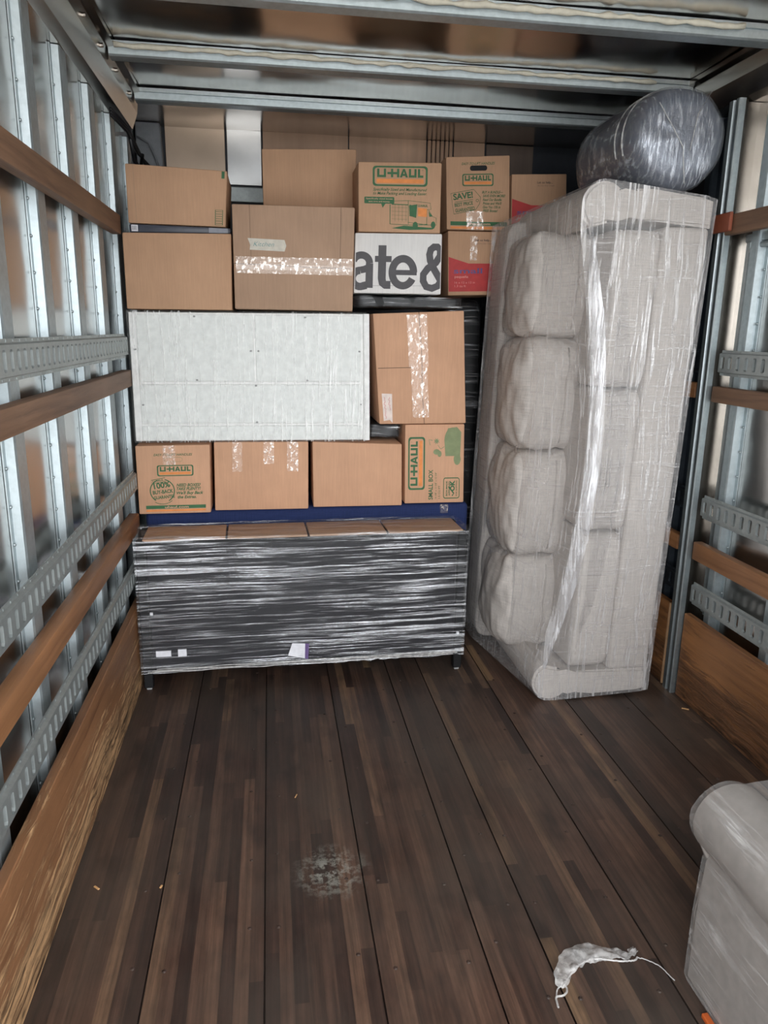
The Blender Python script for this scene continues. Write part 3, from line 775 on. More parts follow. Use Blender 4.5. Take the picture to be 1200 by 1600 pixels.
for u, v in ((.265, .97), (.725, .97), (.02, .72), (.505-.012, .71), (.525, .71), (.97-.014, .71), (.265, .485), (.73, .482), (.51, .44), (.04, .29), (.96, .29), (.51, .15)):
    upanel('pin', u-.0045, u+.0045, v-.006, v+.006, .010, M['rubber'])
bm = bmesh.new(); hexa(bm, [(-.606, 1.664), (.438, 1.674), (.446, 1.090), (-.606, 1.090)], y-.014, .44, .006, 2)
obj('stretch_wrap', bm, M['film_white'], t_)

# --- tall carton right of the white unit
q = [(.466, 1.669), (.888, 1.690), (.919, 1.172), (.503, 1.169)]; y = 3.42
b_ = carton('cardboard_box', 'tall leaning brown carton with vertical clear tape, right of the wrapped white cabinet', q, y, .45, M['card_warm'], 'stacked moving boxes')
b = bmesh.new(); stroke2d(b, [(.02, .515), (.40, .515)], .004); stroke2d(b, [(.515, .0), (.505, .3), (.515, .6), (.50, 1.0)], .005); printed('flap_seam', b, M['dark'], b_, q, y, .0008)
tape(b_, q, y, (.365, .585, .52, .98)); tape(b_, q, y, (.385, .57, .06, .52))
b = bmesh.new(); poly2d(b, [(.045, .285), (.16, .28), (.15, .01), (.12, .04), (.05, .03)]); lb = printed('paper_label', b, M['pinkpaper'], b_, q, y, .0015, 'pale paper label with faint red handwriting')
b = bmesh.new(); rs = random.Random(3)
for cx in (.075, .125):
    pts = []; v_ = .25
    while v_ > (.05 if cx < .1 else .12): pts.append((cx + rs.uniform(-.012, .012), v_)); v_ -= .011
    stroke2d(b, pts, .0035)
printed('handwriting', b, M['red_pen'], lb, q, y, .0022)

# --- black wrapped bundles
def bundle(name, label, x0, x1, y0, y1, z0, z1, seed, group='dark bundles in stretch film'):
    t_ = empty(name, ((x0+x1)/2, (y0+y1)/2, z0), label, 'bundle', group)
    bm = bmesh.new(); cushion(bm, x0+.004, x1-.004, y0+.004, y1-.004, z0+.003, z1-.003, e=.16, n=12, wr=.008, seed=seed); obj('contents', bm, M['black'], t_, smooth=True)
    bm = bmesh.new(); cushion(bm, x0, x1, y0, y1, z0, z1, e=.15, n=22, wr=.008, seed=seed+2); obj('stretch_wrap', bm, M['film_black'], t_, smooth=True)
bundle('wrapped_bundle', 'flat black bundle in shiny stretch film lying under the white ate& box', .385, .90, 3.47, 3.84, 1.696, 1.750, 1)
bundle('wrapped_bundle', 'small black bundle in stretch film in the gap below the tall leaning carton', .462, .618, 3.50, 3.84, 1.092, 1.165, 3)
bundle('wrapped_bundle', 'upright dark bundle in stretch film seen in the narrow gap left of the sofa', .93, 1.14, 3.99, 4.36, .0, 1.765, 5)

# --- second tier
q = [(-.602, 1.980), (-.151, 1.989), (-.157, 1.672), (-.602, 1.669)]
b_ = carton('cardboard_box', 'plain brown carton standing on the left of the white cabinet, under the dark flat box', q, 3.425, .5, M['card'], 'stacked moving boxes')
q = [(-.144, 2.105), (.379, 2.110), (.371, 1.677), (-.144, 1.677)]; y = 3.395
b_ = carton('cardboard_box', 'large brown carton marked Kitchen with a wide band of clear tape', q, y, .45, M['card_dull'], 'stacked moving boxes')
b = bmesh.new(); stroke2d(b, [(.0, .44), (.3, .435), (.6, .42), (1.0, .415)], .005); stroke2d(b, [(.14, 1.0), (.145, .42)], .002); stroke2d(b, [(.885, 1.0), (.885, .42)], .002); printed('flap_seam', b, M['dark'], b_, q, y, .0008)
tape(b_, q, y, (.02, .99, .385, .51)); tape(b_, q, y, (.02, .99, .35, .44))
b = bmesh.new(); poly2d(b, [(.12, .685), (.42, .675), (.435, .62), (.42, .565), (.135, .575), (.14, .62)]); lb = printed('masking_label', b, M['masking'], b_, q, y, .0015, 'cream masking tape label')
words(lb, q, y, [('Kitchen', .165, .61, .045, .17, .35, -.012)], 'teal_pen', 'handwriting', lift=.0022)
q = [(-.575, 2.018), (-.153, 2.014), (-.153, 1.991), (-.575, 1.983)]
b_ = carton('flat_box', 'thin dark printed box with a white barcode sticker, between two cartons at upper left', q, 3.45, .42, flat('dark_printed_card', (.045, .05, .07), .4), None)
b = bmesh.new(); poly2d(b, [(.05, .15), (.2, .15), (.2, .9), (.05, .9)]); s_ = printed('barcode_sticker', b, M['paper'], b_, [(-.575, 2.018), (-.40, 2.016), (-.40, 1.986), (-.575, 1.983)], 3.45)
b = bmesh.new()
for k in range(7): poly2d(b, [(.07+k*.015, .3), (.075+k*.015+.004*(k % 3 == 0), .3), (.075+k*.015+.004*(k % 3 == 0), .8), (.07+k*.015, .8)])
printed('barcode', b, M['ink'], s_, [(-.575, 2.018), (-.40, 2.016), (-.40, 1.986), (-.575, 1.983)], 3.45, .002)
b = bmesh.new(); poly2d(b, [(.78, .1), (.97, .1), (.97, .9), (.78, .9)]); printed('grey_print', b, flat('grey_print', (.25, .26, .3), .5), b_, q, 3.45)
q = [(-.579, 2.256), (-.161, 2.244), (-.175, 2.019), (-.579, 2.022)]; y = 3.46
b_ = carton('cardboard_box', 'top left brown carton with a small green printed mark at its lower right', q, y, .38, M['card'], 'stacked moving boxes')
b = bmesh.new(); stroke2d(b, rrect(.89, .965, .03, .30, .004), .006, True)
for k in range(6): stroke2d(b, [(.895, .06+k*.042), (.96, .06+k*.042)], .008)
printed('printed_mark', b, M['green'], b_, q, y)
b = bmesh.new(); poly2d(b, [(.945, .86), (.975, .86), (.975, .985), (.945, .985)]); printed('corner_mark', b, M['green'], b_, q, y)
b = bmesh.new(); stroke2d(b, [(.085, 0), (.075, 1)], .005); printed('side_crease', b, M['card_dull'], b_, q, y, .001)
q = [(-.015, 2.390), (.418, 2.408), (.421, 2.11), (-.013, 2.11)]
b_ = carton('cardboard_box', 'plain brown carton at the top of the pile, behind the Kitchen carton', q, 3.70, .45, M['card'], 'stacked moving boxes')
q = [(-.015, 2.109), (.418, 2.109), (.421, 1.68), (-.013, 1.68)]
b_ = carton('cardboard_box', 'brown carton behind the Kitchen carton, carrying the topmost plain carton', q, 3.86, .30, M['card'], 'stacked moving boxes')

q = [(.387, 2.014), (.781, 2.022), (.783, 1.760), (.382, 1.758)]; y = 3.45
b_ = carton('cardboard_box', 'white carton with huge dark grey letters ate&, under the printed truck carton', q, y, .36, M['card_white'], 'stacked moving boxes')
b = bmesh.new(); W = .105      # letter strokes in aspect-true units: face is 1.5 wide, 1.0 tall
def S(pts, wd=.135, closed=False): stroke2d(b, pts, wd, closed)
S(arc(.13, .245, .135, .135, 90, 300, 20), .125)                # a bowl
S([(.13, .385), (.20, .40), (.28, .435)], .115)
S([(.285, .09), (.285, .50)], .125); S(arc(.145, .50, .14, .135, 0, 165, 18), .12); S([(.17, .118), (.24, .135)], .13)
S([(.50, .80), (.50, .25), (.515, .175), (.555, .145), (.65, .145)], .135); S([(.375, .575), (.66, .575)], .10)                 # t
e = arc(.86, .36, .185, .225, -28, -360, 34); S(e, .125); S([(.70, .355), (1.10, .355)], .085)                                # e
S([(1.60, .10), (1.40, .42), (1.33, .56), (1.315, .66), (1.335, .74), (1.39, .785), (1.45, .785), (1.50, .74), (1.50, .64), (1.43, .53), (1.29, .43), (1.215, .33), (1.215, .22), (1.27, .125), (1.37, .10), (1.47, .14), (1.58, .30)], .12)
for v in b.verts: v.co.x /= 1.5; v.co.x -= .02
bmesh.ops.bisect_plane(b, geom=b.verts[:]+b.edges[:]+b.faces[:], plane_co=(.012, 0, 0), plane_no=(-1, 0, 0), clear_outer=True)
bmesh.ops.bisect_plane(b, geom=b.verts[:]+b.edges[:]+b.faces[:], plane_co=(.988, 0, 0), plane_no=(1, 0, 0), clear_outer=True)
printed('big_letters', b, flat('charcoal_print', (.075, .07, .075), .6), b_, q, y)
b = bmesh.new(); stroke2d(b, [(.0, .125), (1, .14)], .003); printed('crease', b, M['ink'], b_, q, y, .0014)

q = [(.399, 2.306), (.770, 2.318), (.772, 2.024), (.402, 2.020)]; y = 3.455
b_ = carton('cardboard_box', 'brown carton with green drawing of a moving truck, on the white ate& box', q, y, .235, M['card'], 'stacked moving boxes')
logo(b_, q, y, .17, .83, .66, .945)
words(b_, q, y, [('Specifically Sized and Manufactured', .175, .595, .042, .65, .3, .012), ('to Make Packing and Loading Easier.', .175, .54, .042, .65, .3, .012)])
b = bmesh.new(); poly2d(b, rrect(.07, .43, .41, .505, .012)); poly2d(b, [(.27, .42), (.33, .42), (.29, .35)]); printed('speech_bubble', b, M['green'], b_, q, y)
words(b_, q, y, [('Specifically sized boxes', .09, .47, .022, .32, 0, .01), ('save time and money.', .12, .43, .022, .26, 0, .01)], 'tan_ink', 'bubble_text', lift=.0018)
b = bmesh.new()
def LN(*p, w=.006): stroke2d(b, list(p), w)
LN((.42, .45), (.60, .46), (.87, .43), (.88, .34), (.83, .335)); LN((.60, .46), (.605, .11)); LN((.38, .40), (.38, .12), (.60, .11), w=.009); LN((.83, .335), (.83, .12)); LN((.60, .15), (.84, .12))
for k in range(4): LN((.44+k*.045, .40), (.44+k*.045, .16), w=.003)
for k in range(4): LN((.40, .36-k*.055), (.59, .355-k*.055), w=.003)
LN((.40, .405), (.60, .40), w=.012); LN((.85, .33), (.90, .24), (.945, .22), (.95, .12), (.61, .11)); LN((.73, .12), (.84, .13))
poly2d(b, [(.61, .39), (.71, .41), (.70, .22), (.62, .24)]); poly2d(b, [(.85, .31), (.90, .24), (.86, .235)])
for k in range(6): LN((.615, .25+k*.03), (.70, .22+k*.03), w=.01)
poly2d(b, arc(.69, .105, .032, .055, 0, 340, 16)); poly2d(b, arc(.91, .12, .028, .05, 0, 340, 16)); poly2d(b, [(.40, .06), (.55, .10), (.93, .075), (.90, .055), (.62, .04)])
printed('truck_drawing', b, M['green'], b_, q, y)
b = bmesh.new(); poly2d(b, [(.72, .36), (.83, .35), (.83, .23), (.72, .24)]); printed('truck_side_panel', b, M['orange'], b_, q, y, .0016)
words(b_, q, y, [('U-HAUL', .72, .375, .035, .12, 0, .03)], name='truck_lettering')

q = [(.855, 2.406), (1.171, 2.428), (1.188, 2.084), (.870, 2.080)]; y = 3.75
b_ = carton('cardboard_box', 'brown carton with black handle hole and green SAVE price tag print, near the sofa top', q, y, .42, M['card'], 'stacked moving boxes')
logo(b_, q, y, .25, .74, .60, .765)
words(b_, q, y, [('EASY-TO-LIFT HANDLES', .24, .885, .035, .52, .25, .012)])
b = bmesh.new(); poly2d(b, rrect(.37, .64, .805, .875, .033)); printed('handle_hole', b, M['dark'], b_, q, y)
b = bmesh.new(); stroke2d(b, [(.07, .50), (.43, .555), (.535, .45), (.52, .36), (.46, .28), (.115, .215)], .007, True); stroke2d(b, arc(.485, .405, .02, .018, 0, 350, 12), .007, True); stroke2d(b, [(.13, .38), (.42, .42)], .006); printed('price_tag_outline', b, M['green'], b_, q, y)
words(b_, q, y, [('SAVE!', .11, .41, .085, .31, 0, .03, 7), ('BEST PRICE', .13, .315, .05, .29, 0, .02, 7), ('GUARANTEED', .14, .24, .05, .31, 0, .02, 7)])
words(b_, q, y, [('BUY A BUNDLE—', .56, .50, .036, .33, .3, .02), ('SAVE EVEN MORE!', .57, .45, .036, .36, .3, .02), ('Read Our Bundle', .57, .40, .036, .30, .3, .02), ("Prices and We'll", .57, .35, .036, .30, .3, .02), ('Give You 15% in', .57, .30, .036, .28, .3, .02), ('FREE Boxes!', .57, .25, .036, .24, .3, .02)])
b = bmesh.new(); poly2d(b, [(.06, .06), (.96, .06), (.96, .115), (.06, .115)]); printed('green_band', b, M['green'], b_, q, y)
b = bmesh.new(); poly2d(b, [(.06, .015), (.96, .015), (.96, .045), (.06, .045)]); printed('orange_band', b, M['orange'], b_, q, y)
words(b_, q, y, [('uhaul.com', .33, .07, .035, .36, 0, .02)], 'tan_ink', 'web_address', lift=.0018)
tape(b_, q, y, (.31, .58, .0, .26))

def redbox(label, q, y, depth, full):
    b_ = carton('cardboard_box', label, q, y, depth, M['card'], 'stacked moving boxes')
    b = bmesh.new(); poly2d(b, [(.012, .06), (.99, .06), (.99, .50), (.72, .50), (.36, .50), (.012, .60)]); printed('red_print', b, M['red'], b_, q, y, .0011)
    words(b_, q, y, [('small', .10, .345, .085, .50, 0, .018)], 'blueink', 'size_lettering', lift=.0016)
    words(b_, q, y, [('pequeña', .115, .275, .04, .24, 0, .015)], 'pinkink', 'small_lettering', lift=.0016)
    words(b_, q, y, [('16 x 12 x 12 in', .115, .185, .035, .36, 0, .0), ('1.3 cu ft', .115, .13, .035, .20, 0, .0)], 'pinkink', 'size_text', lift=.0016)
    words(b_, q, y, [('Let us help...', .46, .85, .035, .28, 0, .01), ('16 x 12 x 12 in  1.3 cu ft', .47, .805, .018, .30, 0, .0)], 'ink', 'help_lettering')
    return b_
q = [(.877, 2.074), (1.175, 2.078), (1.175, 1.780), (.888, 1.770)]
b_ = redbox('brown and red carton with blue word small, directly under the SAVE carton', q, 3.75, .42, True)
tape(b_, q, 3.75, (.38, .50, .55, .93))
q = [(1.202, 2.354), (1.486, 2.368), (1.502, 2.07), (1.212, 2.07)]
b_ = redbox('brown and red carton behind the sofa top, right of the SAVE carton', q, 3.80, .36, True)
bundle('wrapped_bundle', 'tall dark bundle hidden behind the upended sofa, under the right-hand red carton', 1.20, 1.52, 3.82, 4.3, 0, 2.065, 8)

# ------------------------------------------------------------ black cabinet in film
t_ = empty('wrapped_sideboard', (.145, 3.33, 0), 'long black sideboard with black legs, tightly wrapped in shiny clear stretch film', 'cabinet')
t_.rotation_euler.z = R(1.6)
x0, x1, y0, y1 = -.592, .885, 3.185, 3.415
bm = bmesh.new(); box(bm, x0+.035, x1-.035, y0+.004, y1-.004, .095, .695, .004); obj('body', bm, M['black'], t_)
bm = bmesh.new()
box(bm, x0+.045, x1-.045, y0+.0005, y0+.006, .11, .68, .003)
obj('front_panel', bm, flat('black_panel', (.012, .011, .014), .45, spec=.3), t_)
for xx in (x0, x1-.04):
    for yy in (y0, y1-.04):
        bm = bmesh.new(); box(bm, xx, xx+.04, yy, yy+.04, .012, .70, .003); lg = obj('leg', bm, M['black'], t_)
        bm = bmesh.new(); box(bm, xx+.008, xx+.032, yy+.008, yy+.032, 0, .012, .003, 2); obj('glide', bm, M['rubber'], lg)
for k in range(4):
    a = x0+.03 + k*.36
    bm = bmesh.new(); box(bm, a, a+.35, y0+.005, y1-.005, .696, .706, .002); obj('cardboard_sheet', bm, M['card_dull'] if k else M['card'], t_)
for (a, b2, c, d) in ((.06, .125, .165, .192), (.155, .192, .162, .195)):
    bm = bmesh.new(); box(bm, x0+a, x0+b2, y0-.0085, y0-.0015, c, d); obj('sticker', bm, M['paper'], t_, label='white paper sticker')
for (a, c) in ((.045, .365), (1.445, .19)):
    bm = bmesh.new(); box(bm, x0+a, x0+a+.012, y0-.0085, y0-.0015, c, c+.011); obj('plug', bm, M['paper'], t_, label='small white plug')
bm = bmesh.new(); g_ = hexa(bm, [(.072, .195), (.148, .188), (.143, .112), (.052, .135)], y0-.0105, .002, 0); 
rt = Matrix.Rotation(R(4), 4, 'Y'); lb = obj('shipping_label', bm, M['paper'], t_, label='white crooked delivery label with blue edge')
bm = bmesh.new(); hexa(bm, [(.131, .190), (.149, .188), (.144, .112), (.129, .116)], y0-.0115, .001, 0); obj('blue_edge', bm, M['blueink'], lb)
# film: slightly irregular skin
bm = bmesh.new(); box(bm, x0-.008, x1+.008, y0-.007, y1+.007, .085, .716)
for ax in range(3): pass
bmesh.ops.subdivide_edges(bm, edges=bm.edges[:], cuts=1, use_grid_fill=True)
bmesh.ops.subdivide_edges(bm, edges=[e for e in bm.edges if abs((e.verts[0].co-e.verts[1].co).x) > .3], cuts=40)
for v in bm.verts:
    if v.co.z < .1: v.co.z += .010*noise.noise(Vector((v.co.x*9, 0, 1))) - .006*noise.noise(Vector((v.co.x*31, 2, 1)))
    if v.co.z > .70: v.co.z += .003*noise.noise(Vector((v.co.x*12, v.co.y*9, 3)))
obj('stretch_wrap', bm, M['film_cab'], t_)
# gathered lower hem of the film
bm = bmesh.new(); rs = random.Random(5)
for k in range(3):
    pts = []; x = x0+.02 + k*.02
    while x < x1-.02: pts.append((x, y0-.010-.002*k, .092+.008*k + .006*noise.noise(Vector((x*7, k, 0))))); x += .03
    tube(bm, pts, [.0022+.002*abs(noise.noise(Vector((p[0]*20, k, 5)))) for p in pts], 5)
obj('gathered_hem', bm, M['scrapfilm'], t_, smooth=True)

# ------------------------------------------------------------ sofa standing on its arm
def sk(bm):
    for v in bm.verts: v.co.x += .033 * v.co.z
    return bm
t_ = empty('sofa', (1.4, 3.28, 0), 'beige linen sofa standing on end on its arm, wrapped in clear stretch film', 'sofa')
def arm_outline(flip):
    c = (1.212, .090); r_ = .09
    pts = [(1.665, .028), (1.62, .020), (1.40, .020), (1.34, .022)]
    pts += [(c[0]+r_*cos(R(a)), c[1]+r_*sin(R(a))) for a in range(-35, -251, -12)]
    pts += [(1.235, .150), (1.27, .132), (1.32, .128), (1.665, .128)]
    if flip: pts = [(x + (.0), 2.135 - z + (.02 if False else 0)) for x, z in pts]
    return pts
SY0, SY1 = 2.865, 3.66
for flip, nm in ((False, 'lower'), (True, 'upper')):
    bm = bmesh.new(); prism(bm, arm_outline(flip), SY0, SY1)
    bmesh.ops.bevel(bm, geom=[e for e in bm.edges if abs(e.verts[0].co.y-e.verts[1].co.y) < .001], offset=.012, segments=3, affect='EDGES')
    if flip:
        for v in bm.verts:
            v.co.z += .028 if v.co.x < 1.38 else .028*max(0, (1.665-v.co.x)/.285)
    obj('armrest', sk(bm), M['linen'], t_, smooth='auto')
bm = bmesh.new(); box(bm, 1.47, 1.665, SY0+.005, 3.70, .125, 2.01, .02, 3); obj('seat_base', sk(bm), M['linen'], t_, smooth='auto')
bm = bmesh.new(); cushion(bm, 1.03, 1.665, 3.50, 3.715, .03, 2.10, e=.14, n=20, wr=.004); obj('backrest', sk(bm), M['linen'], t_, smooth=True)
for k, (a, c) in enumerate(((.135, .762), (.768, 1.375), (1.381, 2.0))):
    bm = bmesh.new(); cushion(bm, 1.285, 1.475, SY0+.010, 3.50, a, c, e=.15, n=22, puff=.005, wr=.004, seed=k); cu = obj('seat_cushion', sk(bm), M['linen'], t_, smooth=True)
    bm = bmesh.new()
    for xx in (1.305, 1.456):
        pts = rrect(SY0+.012, 3.49, a+.008, c-.008, .035, 4); tube(bm, [(xx, p, q_) for p, q_ in pts[18:]+pts[:7]], .0045, 6)
    obj('piping', sk(bm), M['piping'], cu, smooth=True)
for k, (a, c) in enumerate(((.13, .59), (.585, 1.08), (1.08, 1.575), (1.575, 2.02))):
    bm = bmesh.new(); cushion(bm, 1.045, 1.33, 3.13, 3.53, a, c, e=.30, n=28, puff=.025, wr=.013, seed=k*3)
    sp_ = []
    for s_ in range(13):
        zz = a+.04+(c-a-.08)*s_/12; v_ = min((v for v in bm.verts if v.co.y < 3.3), key=lambda v: abs(v.co.x-1.235)+abs(v.co.z-zz)); sp_.append((1.235, v_.co.y-.001, zz))
    pi_ = obj('back_cushion', sk(bm), M['linen'], t_, smooth=True)
    bm = bmesh.new(); tube(bm, sp_, .0035, 6); obj('seam', sk(bm), M['piping'], pi_, smooth=True)
# the film: a taut skin over everything
P_ = []
for flip in (False, True):
    for u, v in arm_outline(flip):
        dz = (.028 if u < 1.38 else .028*max(0, (1.665-u)/.285)) if flip else 0
        for yy in (SY0-.008, SY1): P_.append(((u-.004 if u < 1.4 else u+.006)+.033*v, yy, (v+dz) + (.005 if flip else -.001)))
for z in (.03, .12, 2.0, 2.10):
    for yy in (3.52, 3.722): P_.append((1.022+.033*z, yy, z)); P_.append((1.672+.033*z, yy, z))
bm = hull(P_)
bmesh.ops.subdivide_edges(bm, edges=[e for e in bm.edges if e.calc_length() > .4], cuts=20, use_grid_fill=True)
bmesh.ops.triangulate(bm, faces=bm.faces[:])
for v in bm.verts:      # film is pulled inwards between the two arms
    z = v.co.z; k = max(0, sin(pi*(z-.15)/1.85)) if .15 < z < 2.0 else 0
    if v.co.x < 1.30+.033*z and v.co.y < 3.1: v.co.x += .125*k*(1-max(0, (v.co.y-2.86)/.24))
    v.co.z = max(v.co.z, .0005)
obj('stretch_wrap', bm, M['film_sofa'], t_, smooth='auto')
# gathered film edge: denser ribbon added to brighten the corner, running from scroll to scroll
bm = bmesh.new(); rows = []
for k in range(61):
    z = .16 + (2.03-.16)*k/60; kk = sin(pi*max(0, min(1, (z-.15)/1.85)))
    xc = 1.135 + .12*kk + .033*z; row = []
    for c_ in range(6):
        f_ = c_/5; row.append(bm.verts.new((xc + .055*(.5+(f_-.5)*min(1, 5*min(k, 60-k)/60+.05)) + .006*noise.noise(Vector((z*6, f_*3, 0))), 2.853 - .004*f_ - .005*abs(noise.noise(Vector((z*14, f_*5, 2)))) + .02*(1-f_)**2, z)))
    rows.append(row)
for A, B in zip(rows, rows[1:]):
    for c_ in range(5): bm.faces.new((A[c_], A[c_+1], B[c_+1], B[c_]))
obj('gathered_film', bm, M['film_edge'], t_, smooth=True)

# ------------------------------------------------------------ wrapped roll on top of the sofa
t_ = empty('wrapped_roll', (1.59, 3.18, 2.13), 'dark blue-grey bedding roll in clear stretch film lying on top of the upended sofa', 'roll')
CX, CZ, RR = 1.588, 2.335, .197
def roll_mesh(rad, y0, y1, wr, seed, dome=.03, nseg=48):
    bm = bmesh.new(); prof = []
    prof += [(0.0, y0-dome*.2), (.35*rad, y0-dome*.15), (.6*rad, y0), (.8*rad, y0+dome*.3), (.93*rad, y0+dome)]
    prof += [(rad, y0+dome+.05)] + [(rad, y0+dome+.05+(y1-y0-2*dome-.1)*k/8) for k in range(1, 9)]
    prof += [(.94*rad, y1-dome), (.8*rad, y1-dome*.3), (.0, y1)]
    rings = []
    for r_, yy in prof:
        ring = []
        for k in range(nseg):
            a = 2*pi*k/nseg; rr_ = r_*(1 + wr*noise.noise(Vector((cos(a)*2+seed, sin(a)*2, yy*7)))*2)
            xx, zz = CX + rr_*cos(a)*.98, CZ + rr_*sin(a)
            ring.append(bm.verts.new((xx - .03*(yy-y0), yy + wr*.35*noise.noise(Vector((cos(a)*r_*30, sin(a)*r_*30, seed)))*(1 if r_ < rad*.9 else 0), max(zz, 2.145))))
        rings.append(ring)
    for A, B in zip(rings, rings[1:]):
        for k in range(nseg): bm.faces.new((A[k], A[(k+1) % nseg], B[(k+1) % nseg], B[k]))
    bmesh.ops.remove_doubles(bm, verts=bm.verts, dist=.0001)
    return bm
obj('bedding', roll_mesh(RR-.006, 2.885, 3.48, .02, 1), M['rollfab'], t_, smooth=True)
obj('stretch_wrap', roll_mesh(RR, 2.878, 3.49, .02, 1), M['film_roll'], t_, smooth=True)
bm = bmesh.new()
for yy, ph in ((3.06, .0), (3.02, .8)):
    tube(bm, [(CX+(RR+.002)*.98*cos(R(a)) - .03*(yy-2.88), yy + .03*sin(R(a)+ph), CZ+(RR+.003)*sin(R(a))) for a in range(-20, 201, 8)], .003, 6)
tube(bm, [(CX-.12, 2.873, CZ+.11), (CX-.06, 2.870, CZ+.03), (CX-.01, 2.868, CZ-.04), (CX+.01, 2.868, CZ-.17)], .002, 5)
tube(bm, [(CX+.09, 2.877, CZ+.16), (CX+.04, 2.870, CZ+.08), (CX+.02, 2.868, CZ-.05)], .002, 5)
obj('film_fold', bm, M['scrapfilm'], t_, smooth=True)

# ------------------------------------------------------------ wrapped armchair, lower right
t_ = empty('armchair', (1.4, 1.0, 0), 'beige film-wrapped armchair with a rolled arm, cut off at the lower right corner', 'armchair')
def chair_arm(x0, s):
    # outline in (x,z) of a rolled arm; the roll bulges outward
    pts = [(x0, .012), (x0, .20), (x0+.006*s, .345), (x0+.014*s, .368)]
    c = (x0+.052*s, .468); r_ = .094
    pts += [(c[0]-s*r_*cos(R(a)), c[1]+r_*sin(R(a))) for a in range(-48, 161, 12)]
    pts += [(x0+.15*s, .40), (x0+.15*s, .012)]
    return pts
def chair_part(pts, y0, y1, bev=.009):
    bm = bmesh.new(); prism(bm, pts, y0, y1)
    bmesh.ops.bevel(bm, geom=[e for e in bm.edges if abs(e.verts[0].co.y-e.verts[1].co.y) < .001], offset=bev, segments=4, affect='EDGES')
    return bm
pa, pb = chair_arm(1.022, 1), [(min(u, 1.788), v) for u, v in chair_arm(1.745, -1)]
obj('armrest', chair_part(pa, .62, 1.418), M['linen_soft'], t_, smooth='auto')
obj('armrest', chair_part(pb, .62, 1.418, .01), M['linen_soft'], t_, smooth='auto')
bm = bmesh.new(); box(bm, 1.175, 1.59, .65, 1.42, .03, .30, .015, 3); obj('seat_base', bm, M['linen_soft'], t_, smooth='auto')
bm = bmesh.new(); cushion(bm, 1.18, 1.585, .80, 1.425, .30, .475, e=.2, n=16, puff=.01, wr=.004); obj('seat_cushion', bm, M['linen_soft'], t_, smooth=True)
bm = bmesh.new(); cushion(bm, 1.06, 1.73, .50, .80, .20, .88, e=.2, n=16, wr=.004); obj('backrest', bm, M['linen_soft'], t_, smooth=True)
for xx in (1.06, 1.66):
    for yy in (.64, 1.35):
        bm = bmesh.new(); box(bm, xx, xx+.045, yy, yy+.045, 0, .03, .004); obj('foot', bm, M['black'], t_)
# film: hugs the rolled arm, runs straight across the seat
n_ = len(pa) - 2
out = [(u-.005, v + (.003 if v > .3 else -.008)) for u, v in pa[:n_] if not (u > 1.10 and v > .5 and False)]
out = [p for p in out if p[0] < 1.09 or p[1] > .55]
out += [(1.30, .572), (1.55, .575)] + [(min(u+.003, 1.792), v+.003) for u, v in reversed(pb[:len(pb)-2]) if u > 1.66]
out[-1] = (1.75, .004); out[0] = (1.017, .004)
bm = bmesh.new(); ys_ = [.80 + (1.427-.80)*k/26 for k in range(27)]; ps = []
for a_, b_2 in zip(out, out[1:]+out[:1]):
    m_ = max(1, int(math.hypot(b_2[0]-a_[0], b_2[1]-a_[1])/.03))
    ps += [(a_[0]+(b_2[0]-a_[0])*q/m_, a_[1]+(b_2[1]-a_[1])*q/m_) for q in range(m_)]
G = []
for yy in ys_:
    e_ = max(0, (yy-1.41)/.017)**2 * .006
    G.append([bm.verts.new((u + e_*(1 if u < 1.06 else 0), yy, max(.002, v - e_*(1 if v > .5 else 0)) + (.0035*noise.noise(Vector((u*14, yy*16, v*14))) if v > .05 else 0))) for u, v in ps])
for A, B in zip(G, G[1:]):
    for k in range(len(ps)): bm.faces.new((A[k], A[(k+1) % len(ps)], B[(k+1) % len(ps)], B[k]))
bm.faces.new(G[-1])
obj('stretch_wrap', bm, M['film_chair'], t_, smooth='auto')
bm = hull([(x, y, z) for x in (1.045, 1.745) for y in (.488, .812) for z in (.18, .88)]); obj('back_wrap', bm, M['film_chair'], t_)
bm = bmesh.new(); box(bm, .996, 1.013, 1.18, 1.305, 0, .014, .003)
o = obj('orange_strap', bm, M['orangeplastic'], loc=(1.0, 1.25, 0)); tag(o, 'end of a bright orange strap peeking out under the armchair', 'strap')

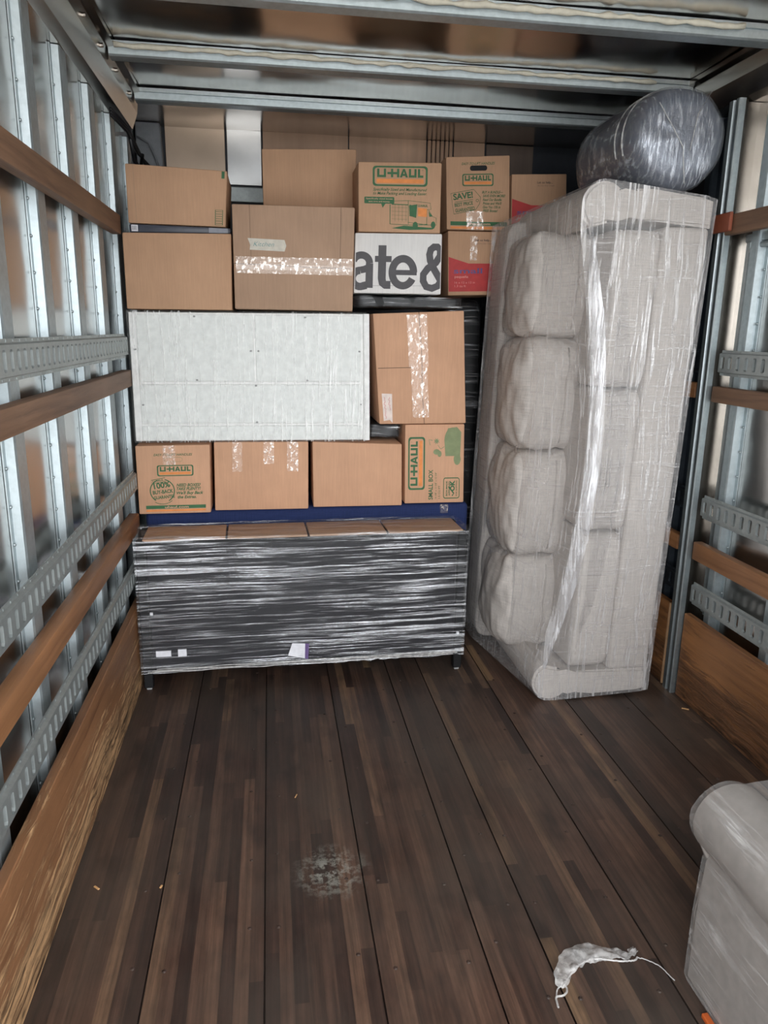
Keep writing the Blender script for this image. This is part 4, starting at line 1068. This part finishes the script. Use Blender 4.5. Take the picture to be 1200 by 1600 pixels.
# ------------------------------------------------------------ scraps on the floor
bm = bmesh.new()
def curve_pts(cp, n=10):
    P4 = [Vector((*p, 0)) for p in cp]; P4 = [P4[0]*2-P4[1]] + P4 + [P4[-1]*2-P4[-2]]; o_ = []
    for i_ in range(1, len(P4)-2):
        for k in range(n):
            t = k/n; a, b, c, d = P4[i_-1:i_+3]
            o_.append(.5*((2*b)+(c-a)*t+(2*a-5*b+4*c-d)*t*t+(3*b-a-3*c+d)*t**3))
    return o_ + [P4[-2]]
sp = curve_pts([(.690, 1.425), (.705, 1.455), (.735, 1.49), (.775, 1.512), (.82, 1.515), (.87, 1.502), (.905, 1.497), (.930, 1.512)], 12)
rows = []
for i_, p in enumerate(sp):
    f_ = i_/(len(sp)-1); ww = .008 + .046*sin(pi*min(1, f_*1.15))**.6 * (1 + .35*noise.noise(Vector((f_*7, 0, 0)))) + .012*(f_ > .9)
    a_, b_2 = sp[max(0, i_-1)], sp[min(len(sp)-1, i_+1)]; d = (b_2-a_).normalized(); nn = Vector((-d.y, d.x, 0)); row = []
    for k in range(13):
        u = (k-6)/6; q_ = p + nn*ww*.55*u + nn*.006*noise.noise(Vector((f_*18, u*2, 3)))
        q_.z = .003 + .007*(1-u*u)*min(1, ww/.03) + .016*max(0, noise.noise(Vector((f_*9, u*1.6, 1)))) + .004*abs(noise.noise(Vector((f_*30, u*5, 5))))
        row.append(bm.verts.new(q_))
    rows.append(row)
for A, B in zip(rows, rows[1:]):
    for k in range(12): bm.faces.new((A[k], A[k+1], B[k+1], B[k]))
def strand(cp, r_, z=.004):
    c_ = curve_pts(cp, 8); tube(bm, [(p.x, p.y, z + .004*abs(noise.noise(Vector((i_*.4, z*99, 0))))) for i_, p in enumerate(c_)], r_, 5)
strand([(.925, 1.485), (.95, 1.472), (.972, 1.445), (.985, 1.405)], .0016)
strand([(.695, 1.43), (.683, 1.425), (.675, 1.415), (.668, 1.40)], .002)
strand([(.70, 1.44), (.703, 1.418), (.69, 1.403), (.668, 1.40), (.662, 1.372)], .0028)
c_ = curve_pts([(.695, 1.425), (.74, 1.468), (.78, 1.490), (.82, 1.494), (.87, 1.480), (.91, 1.476), (.925, 1.485)], 8)
tube(bm, [(p.x, p.y, .006+.004*abs(noise.noise(Vector((i_*.5, 1, 0))))) for i_, p in enumerate(c_)], .0026, 5)
o = obj('film_scrap', bm, M['scrapfilm'], smooth=True, loc=(.8, 1.48, 0)); tag(o, 'torn crumpled strip of clear plastic film lying on the floor', 'plastic scrap')
def chip(x, y, a, L_, w_, label, mat='chip'):
    bm = bmesh.new(); box(bm, -L_/2, L_/2, -w_/2, w_/2, 0, .003, .0008)
    bmesh.ops.rotate(bm, cent=(0, 0, 0), matrix=Matrix.Rotation(a, 3, 'Z'), verts=bm.verts); bmesh.ops.translate(bm, vec=(x, y, .0005), verts=bm.verts)
    o = obj('wood_chip', bm, M[mat], loc=(x, y, 0)); tag(o, label, 'wood chip', 'wood chips on the floor')
chip(-.532, 1.935, 2.4, .022, .006, 'orange wood splinter on the floor near the left kick board')
chip(-.347, 1.915, 1.2, .012, .006, 'small pale wood chip on the floor, right of the orange splinter')
chip(1.775, 2.71, 2.6, .03, .008, 'pale wood splinter on the floor just right of the sofa base')
chip(.06, 2.30, 1.2, .02, .004, 'thin pale wood sliver in the middle of the floor')
